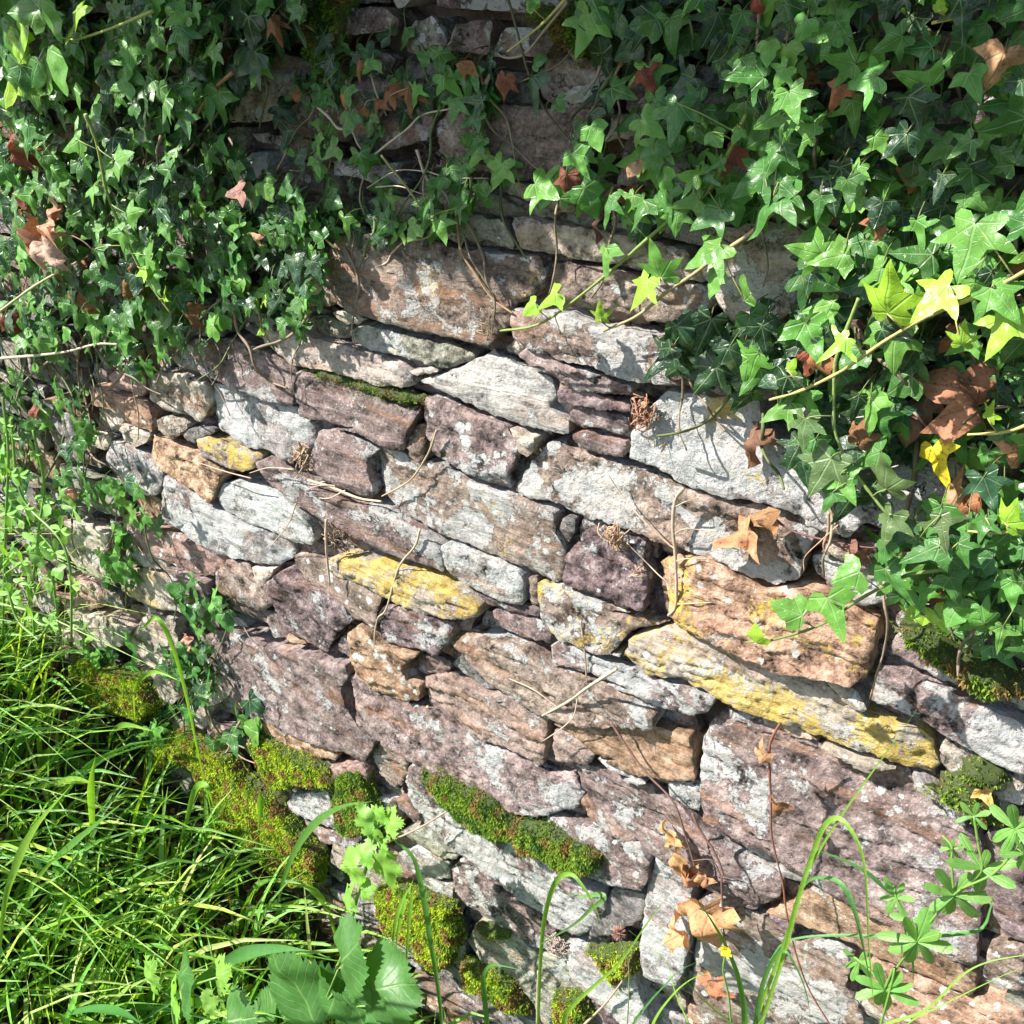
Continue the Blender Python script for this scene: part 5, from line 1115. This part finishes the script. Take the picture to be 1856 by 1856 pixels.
blade('K 1050,1880 1300,1780 1500,1590 1650,1510 1856,1470 1950,1460', 17, 'upper of two stems rising right at the bottom right corner', .20, .16, BL)
blade('K 1200,1860 1400,1750 1640,1630 1800,1560 1900,1550', 14, 'lower of two stems rising right at the bottom right corner', .20, .16, BL)
blade('K 350,1870 390,1640 460,1480 520,1450 590,1560 640,1700 660,1840', 18, 'dark short arched blade right of the yellow flower', .18, .2, BD)
blade('K 360,1870 420,1780 460,1640 490,1570', 12, 'short thin upright blade right of the yellow flower', .2, .2, BL)
blade('K 720,890 830,930 980,1010 1090,1110 1160,1160', 12, 'short blade pointing right beneath the hook shaped blade', .14, .12, BB)
blade('K 1160,1180 1190,1320 1230,1480 1235,1640', 10, 'thin blade hanging between the whorls of cleavers', .12, .12, BD)
blade('L 1000,1830 1080,1720 1300,1520 1450,1310 1590,1120', 17, 'straight pale blade leaning right across the pinkish seed head', .16, .18, BL)
blade('L 850,1870 865,1500 890,1250 950,1060 1030,1015 1100,1080 1170,1200 1210,1310', 15, 'thin arched blade in front of the white lichen patch', .14, .16, BL)
blade('L 860,1410 1050,1300 1150,1210 1215,1160 1200,1130 1100,1140 1005,1130', 17, 'blade folded sharply back on itself over the white lichen', .15, .13, (.13, .28, .08))
blade('L 565,1860 550,1700 545,1590 580,1530 650,1530 780,1560', 15, 'short dark blade bent over the lowest moss at bottom centre', .12, .12, BD)
blade('L 1700,1880 1620,1680 1560,1500 1360,1330', 18, 'blade slanting down right across the bottom edge', .18, .14, BL)
blade('L 1490,1870 1600,1700 1720,1600 1860,1560', 18, 'pale blade arching right at the bottom edge', .2, .2, BL)
blade('L 1380,1870 1470,1740 1560,1640 1640,1560 1760,1500', 10, 'thin blade in front of the slanting stalk', .16, .16, BB)
blade('L 310,1860 290,1650 250,1400 200,1100 150,920 50,830 0,760', 18, 'dark long blade arching left over the serrated herb', .10, .12, BD)
blade('L 20,1560 60,1250 150,1050', 14, 'bright narrow blade left of the dark long one', .12, .14, BL)
blade('L 110,1560 130,1250 155,1070', 14, 'bright narrow blade close right of its twin', .12, .14, BL)
blade('M -30,1900 10,1400 60,1180 150,990 320,790', 26, 'broad blade curving up from the lower left corner', None, None, BL)
blade('M 90,1240 230,1130 350,1030 560,860', 22, 'dark broad blade slanting up right over the litter', None, None, BD)
blade('M 570,1880 800,1730 950,1620 1080,1545 1230,1520 1380,1530', 36, 'widest blue green blade sweeping right across the bottom', None, None, BB)
blade('M 180,1850 380,1790 520,1800 640,1860', 30, 'broad low arched blade at the bottom left', None, None, (.08, .24, .06))
blade('M 1230,1340 1260,1220 1310,1090 1400,965 1520,890 1660,865', 26, 'tall arched blade reaching the brownish moss cushion', .10, .10, BD)
blade('M 1500,1500 1460,1350 1390,1260 1300,1230', 20, 'curved blade hooking left under the herb', None, None, BL)
blade('M 1380,1530 1230,1400 1000,1290 820,1210', 22, 'straight yellow green blade slanting up left in the middle of the grass', None, None, BL)
blade('M 480,640 500,560 560,525 690,555', 16, 'small hooked blade by the leftmost moss', .10, .10, BL)
blade('M 960,1000 880,640 830,400 770,180 700,50 640,90 610,105', 13, 'tall seed stalk blade arching over the small ivy tuft', .10, .12, BL)
blade('M 600,500 598,370 640,310 700,290 800,330', 14, 'hooked bright blade on the leftmost moss', .08, .08, BL)
blade('M 640,1830 540,1720 400,1600', 32, 'short broad bright blade pointing up left at the bottom', None, None, BL)
blade('M 1180,1870 1050,1750 900,1700 740,1620', 26, 'yellow green stalk crossing left to right at the bottom', None, None, (.20, .32, .05))
blade('M 400,1250 410,1000 405,800 425,660', 20, 'upright pale blade in the left grass', None, None, BL)
blade('M 790,1080 830,950 870,810 920,800 950,890', 20, 'bent blade in front of the largest moss cushion', .14, .14, BL)
blade('M 1150,990 1160,880 1155,810', 18, 'short stubby upright blade before the largest moss cushion', .10, .10, BL)
blade('M 0,860 200,800 330,765 440,800', 16, 'long blade lying level from the left edge', None, None, BL)
blade('M 1760,1520 1790,1350 1840,1210', 15, 'pale upright blade right of the herb stem', .12, .12, BL)

# ------------------------------------------------ herbs
def herb(name, stem, s0, s1, wpx, leaves, label, cat, c, mat=M_HERB, sc_=(.16, .28, .07), grounded=True):
    Q = pts(stem); n = len(Q); W = [px(a, b, s) for (a, b), s in zip(Q, np.linspace(s0, s1, n))]
    g = ground_z(W[0][0], W[0][1])
    if grounded and W[0][2] > g: W = [np.array([W[0][0], W[0][1], g-.004])]+W
    C = catmull(W, max(20, n*8)); root = empty(name, C[0], label, cat); w = wpx*depth_at(C[len(C)//2])/F_PX/2
    ac = Acc(); V, Fc = tube_geo(C, np.linspace(w, w*.6, len(C)), 7); ac.add(V, Fc, sc_); r = random.Random(int(Q[0][0]))
    for (pos, ang, size, var, *e) in leaves:
        cc = e[0] if e else c; x, y = pts(pos)[0]; i = near(C, px(x, y, (s0+s1)/2)); sx = -C[i][1]+.012
        p = px(x, y, sx); a = R(ang); t = unit(px(x+30*math.cos(a), y-30*math.sin(a), sx+.003)-p); sz = size*depth_at(p)/F_PX
        V, Fc, U = leaf_geo(p-t*sz*.45, t, (r.gauss(-.2, .2), -1, r.gauss(.7, .25)), sz, var, r, .18, .15, .07)
        mesh_obj('leaf', V, Fc, mat, root, True, {'tint': np.array(jit(cc, r, .1))}, U)
        b0 = p-t*sz*.45; e_ = C[near(C, b0)]; v, f = tube_geo(catmull([b0, (b0+e_)/2, e_], 5), w*.4, 5); ac.add(v, f, sc_)
    ac.build('stem', M_GREENSTEM, root); return root
HB = (.20, .40, .06); HD = (.07, .19, .045)
herb('avens_plant', 'M 1370,1840 1450,1680 1520,1560 1590,1290 1640,1130 1680,980', .16, .12, 9,
     [('M 1630,940', 130, 50, 6), ('M 1740,960', 10, 48, 6), ('M 1690,930', 80, 34, 6), ('M 1650,1000', 230, 40, 6), ('M 1620,1090', 160, 40, 6), ('M 1705,1180', 290, 72, 6), ('M 1550,1160', 190, 64, 7), ('M 1700,1060', 60, 34, 6),
      ('M 1540,1300', 210, 46, 6), ('M 1630,1260', 350, 36, 6), ('M 1540,1560', 60, 34, 6), ('M 1560,1690', 285, 80, 6)], 'upright herb with serrated bright green leaves in front of the moss at bottom centre', 'herb', HB)
herb('avens_rosette', 'M 1440,1850 1440,1800', .27, .27, 9,
     [('M 1320,1710', 130, 140, 7), ('M 1530,1570', 60, 130, 7), ('M 1710,1690', 15, 150, 7), ('M 1720,1800', 340, 120, 7), ('M 1480,1820', 270, 130, 7), ('M 1270,1810', 200, 110, 7), ('M 1600,1830', 300, 110, 7), ('M 1150,1850', 170, 100, 7)], 'rosette of large dark serrated leaves at the bottom, left of centre', 'herb', HD)
herb('nettle_plant', 'M 780,1860 800,1700', .42, .42, 9,
     [('M 800,1690', 100, 120, 7), ('M 760,1760', 240, 70, 6, HB), ('M 980,1640', 30, 60, 6, HB), ('M 660,1640', 80, 66, 6, HB), ('M 920,1780', 300, 44, 6, HB), ('M 1060,1840', 0, 90, 7)], 'dark wrinkled oval leaf with smaller ones at the bottom, in the grass', 'herb', HD)
def cleavers(stem, whorls, label, s0=.12, s1=.12, c=(.15, .34, .07), grounded=True):
    Q = pts(stem); n = len(Q); W = [px(a, b, s) for (a, b), s in zip(Q, np.linspace(s0, s1, n))]
    g = ground_z(W[0][0], W[0][1]); 
    if grounded and W[0][2] > g+.02 and Q[0][1] > 1838: W = [np.array([W[0][0], W[0][1]-.01, g-.004])]+W
    C = catmull(W, max(20, n*8)); root = empty('cleavers', C[0], label, 'cleavers', 'sprawling cleavers plants'); w = 5*depth_at(C[len(C)//2])/F_PX/2
    ac = Acc(); V, Fc = tube_geo(C, w, 5); ac.add(V, Fc, (.14, .27, .05)); r = random.Random(int(Q[0][0]*3+Q[0][1]))
    for pos, rad, k in whorls:
        x, y = pts(pos)[0]; i = near(C, px(x, y, (s0+s1)/2)); p = px(x, y, -C[i][1]); a0 = r.random()*6; cx = unit(C0-p)*.4+np.array([0, 0, .6]); 
        v, f = tube_geo(catmull([C[i], (C[i]+p)/2, p], 5), w*.8, 5); ac.add(v, f, (.14, .27, .05))
        for q in range(k):
            a = a0+q*2*math.pi/k+r.uniform(-.15, .15); dd = 30
            pt = px(x+dd*math.cos(a), y-dd*math.sin(a)*.9, -p[1]+r.uniform(-.004, .008)); t = unit(pt-p); sz = rad*r.uniform(.8, 1.1)*depth_at(p)/F_PX
            V, Fc, U = leaf_geo(p, t, unit(C0-p)+np.array([0, 0, .6]), sz, 5, r, .25, .12, .02)
            mesh_obj('leaf', V, Fc, M_HERB, root, True, {'tint': np.array(jit(c, r, .12))}, U)
    ac.build('stem', M_GREENSTEM, root)
cleavers('K 1050,1870 1075,1660 1150,1530 1255,1390 1350,1260 1465,1130 1560,1060 1620,985 1600,850 1575,690', [('K 1075,1660', 62, 8), ('K 1255,1390', 78, 8), ('K 1465,1130', 70, 7), ('K 1620,985', 64, 7), ('K 1575,690', 32, 6)], 'tallest cleavers with whorled leaves in the lower right corner', .16, .14)
cleavers('K 1500,1100 1700,1000 1856,800 1880,700', [('K 1810,760', 58, 7), ('K 1856,900', 40, 5)], 'cleavers shoot at the right edge below the moss', .15, .14, grounded=True)
cleavers('K 1210,1400 1190,1260 1140,1150 1130,1080', [('K 1140,1150', 40, 6), ('K 1230,1280', 40, 3)], 'small cleavers shoot beside the hook shaped blade', .15, .14)
cleavers('K 1070,1650 1000,1560 930,1500 850,1440', [('K 930,1510', 38, 6)], 'smallest cleavers shoot left of the tallest one', .15, .14)
cleavers('K 1460,1100 1450,950 1450,860 1400,800', [('K 1450,870', 26, 6)], 'tiny budding cleavers tip above the tallest one', .15, .14)
cleavers('P 40,1150 60,1050 70,960 80,880 60,780', [('P 78,905', 34, 7), ('P 70,985', 38, 7), ('P 100,1000', 32, 6), ('P 50,1060', 34, 7), ('P 62,820', 26, 6)], 'cleavers climbing in front of the wall at the left edge', .10, .10, (.22, .44, .08))
cleavers('P 130,1160 120,1000 40,900 20,760', [('P 130,1060', 30, 6), ('P 110,960', 32, 7), ('P 45,920', 30, 6), ('P 35,860', 28, 6), ('P 20,790', 26, 6)], 'second cleavers climbing at the left edge, leaning left', .14, .12, (.22, .44, .08))
cleavers('P 70,1160 30,1120 10,1040', [('P 60,1120', 32, 7), ('P 20,1080', 32, 7), ('P 90,1130', 26, 6), ('P 40,1020', 30, 6)], 'low cleavers at the left edge just above the grass', .18, .16, (.22, .44, .08))
cleavers('P 5,1150 10,960 15,820 5,720', [('P 12,930', 34, 7), ('P 15,1010', 36, 7), ('P 20,860', 28, 6), ('P 10,770', 26, 6), ('P 25,1080', 34, 6)], 'cleavers stem at the very left edge', .14, .12, (.22, .44, .08))
cleavers('P 110,1150 100,1080 95,1040', [('P 100,1085', 26, 6), ('P 90,1050', 24, 6)], 'short cleavers beside the leftmost stones', .08, .08, (.12, .30, .06))
cleavers('M 240,1250 180,1180 140,1110', [('M 150,1120', 32, 6), ('M 230,1110', 26, 6), ('M 350,1090', 24, 6), ('M 260,1200', 28, 6)], 'cleavers half hidden in the left grass', .35, .35, (.13, .32, .06))
# yellow flower
C = catmull([px(*pts(q)[0], .2) for q in ('K 215,1870', 'K 200,1700', 'K 170,1560', 'K 185,1450')], 20)
C = np.vstack([[C[0][0], C[0][1], ground_z(C[0][0], C[0][1])], C])
fl = empty('yellow_flower', C[0], 'small yellow flower on a thin stalk at the bottom, right of centre', 'flower')
V, Fc = tube_geo(C, .0011, 6); mesh_obj('stem', V, Fc, M_GREENSTEM, fl, True, {'tint': np.array((.14, .28, .06))})
p = px(*pts('K 192,1440')[0], .2); ac = Acc(); r = random.Random(3)
for ring_, sz in ((7, .0085), (6, .006)):
    for q in range(ring_):
        a = q*2*math.pi/ring_+ring_; t = np.array([math.cos(a), -.9, math.sin(a)+.3]); V, Fc, U = leaf_geo(p, t, (-math.cos(a)*.5, -1, .5), sz, 4, r, .1, .2, .05); ac.add(V, Fc, (.85, .66, .02), U)
ac.build('petals', M_PLAIN if False else M_MOSS, fl)
ac = Acc(); pc = p+np.array([0, .001, -.002]); 
for q in range(5):
    a = q*1.256; V, Fc, U = leaf_geo(pc, (math.cos(a), -.2, math.sin(a)), (0, -1, 0), .006, 4, r); ac.add(V, Fc, (.14, .28, .06), U)
ac.build('sepals', M_HERB, fl)
# pinkish seed head
p = px(1122, 1692, .17); C = catmull([np.array([p[0]+.02, p[1], ground_z(p[0], p[1])]), p+np.array([.02, 0, -.12]), p], 16)
sh = empty('seed_head', C[0], 'round pinkish bristly seed head on a thin stalk at bottom centre', 'seed head')
V, Fc = tube_geo(C, .0008, 5); mesh_obj('stem', V, Fc, M_GREENSTEM, sh, True, {'tint': np.array((.18, .24, .10))})
ac = Acc()
for k in range(170):
    d = unit((r.gauss(0, 1), r.gauss(0, 1), r.gauss(0, 1))); v, f = tube_geo([p+d*.002, p+d*.006, p+d*.0088+np.array([0, 0, .0006])], [.0005, .0003, .0002], 4); ac.add(v, f, jit((.34, .16, .13), r, .3))
ac.build('bristles', M_GREENSTEM, sh)
bm = bmesh.new(); bmesh.ops.create_icosphere(bm, subdivisions=2, radius=.0042)
V = [np.array(v.co)*(1+.15*noise.noise(v.co*900))+p for v in bm.verts]; Fc = [tuple(v.index for v in f.verts) for f in bm.faces]; bm.free()
mesh_obj('core', V, Fc, M_GREENSTEM, sh, True, {'tint': np.array((.20, .16, .09))})
# snail shell: a coiled, widening tube
p = px(132, 898, .07); ac_V = []; Fc = []; turns = 3.1; n = 90; sd_ = 14; d_ = depth_at(p); Rr = 17*d_/F_PX
ax = unit((.25, -1, .25)); e1 = unit(np.cross(ax, (0, 0, 1))); e2 = np.cross(ax, e1)
cols_ = []
for i in range(n):
    t = i/(n-1); th = turns*2*math.pi*t; k = math.exp(1.15*(t*turns-turns)/1.0*.55); rad = Rr*.62*k; tr = Rr*.50*k
    c = p+(e1*math.cos(th)+e2*math.sin(th))*rad+ax*(Rr*.75*(1-k)); rd = e1*math.cos(th)+e2*math.sin(th)
    for q in range(sd_):
        w = 2*math.pi*q/sd_; ac_V.append(c+(rd*math.cos(w)+ax*math.sin(w))*tr)
        band = .55 if math.sin(w*1.0-.6) > .55 else 1.0; cols_.append(np.array((.42, .19, .09))*band+np.array((.10, .08, .05))*(math.sin(i*.9) > .6))
for i in range(n-1):
    for q in range(sd_):
        q2 = (q+1) % sd_; Fc.append((i*sd_+q, i*sd_+q2, (i+1)*sd_+q2, (i+1)*sd_+q))
Fc.append(tuple(range(sd_))); Fc.append(tuple((n-1)*sd_+q for q in reversed(range(sd_))))
tag(mesh_obj('snail_shell', ac_V, Fc, M_SHELL, None, True, {'tint': np.array(cols_)}), 'brown coiled snail shell among the ivy at the left edge', 'snail shell')

# ------------------------------------------------ hedge on top of the wall; it shades the upper courses
r = random.Random(99); hroot = empty('hedge', (-1, .1, WALL_TOP), 'leafy hedge growing along the top of the wall and overhanging it', 'hedge')
ac = Acc(); st = Acc()
V6 = [(-.5, 0), (-.35, .4), (0, 1), (.35, .4), (.5, 0), (0, -.2)]
for k in range(HEDGE_N):
    x = r.uniform(-4.0, .9); u = r.random()
    y = .35-(.35+HEDGE_OUT+.10*noise.noise(Vector((x*2.2, 0, 4))))*math.sqrt(u)
    lo = HEDGE_Z+.06*noise.noise(Vector((x*3, 5, y*3)))
    z = lo+abs(r.gauss(0, .12))+(.0 if y < 0 else .0)
    if z < WALL_TOP and y > -.02: z = WALL_TOP+r.random()*.3
    t = unit((r.gauss(0, 1), r.gauss(-.3, .7), r.gauss(-.5, .6))); nn = unit(np.cross(t, (r.gauss(0, 1), r.gauss(0, 1), r.gauss(0, 1)))); s = np.cross(t, nn); z_ = r.uniform(.03, .055)
    P = [np.array([x, y, z])+z_*(a*s+b*t)+nn*z_*.15*abs(a) for a, b in V6]
    ac.add(P, [(0, 5, 2, 1), (5, 4, 3, 2)], jit(r.choice([G_MID, G_FRESH, G_DARK]), r, .2))
for k in range(70):
    x = r.uniform(-4, .9); C = catmull([(x, .25, WALL_TOP-.03), (x+r.uniform(-.2, .2), .0, HEDGE_Z+.12), (x+r.uniform(-.3, .3), -HEDGE_OUT*.8, HEDGE_Z+r.uniform(.0, .15))], 12)
    v, f = tube_geo(C, np.linspace(.006, .002, 12), 5); st.add(v, f, WOOD)
tag(ac.build('leaves', M_GRASS, hroot), kind='stuff'); st.build('branch', M_STEM, hroot)
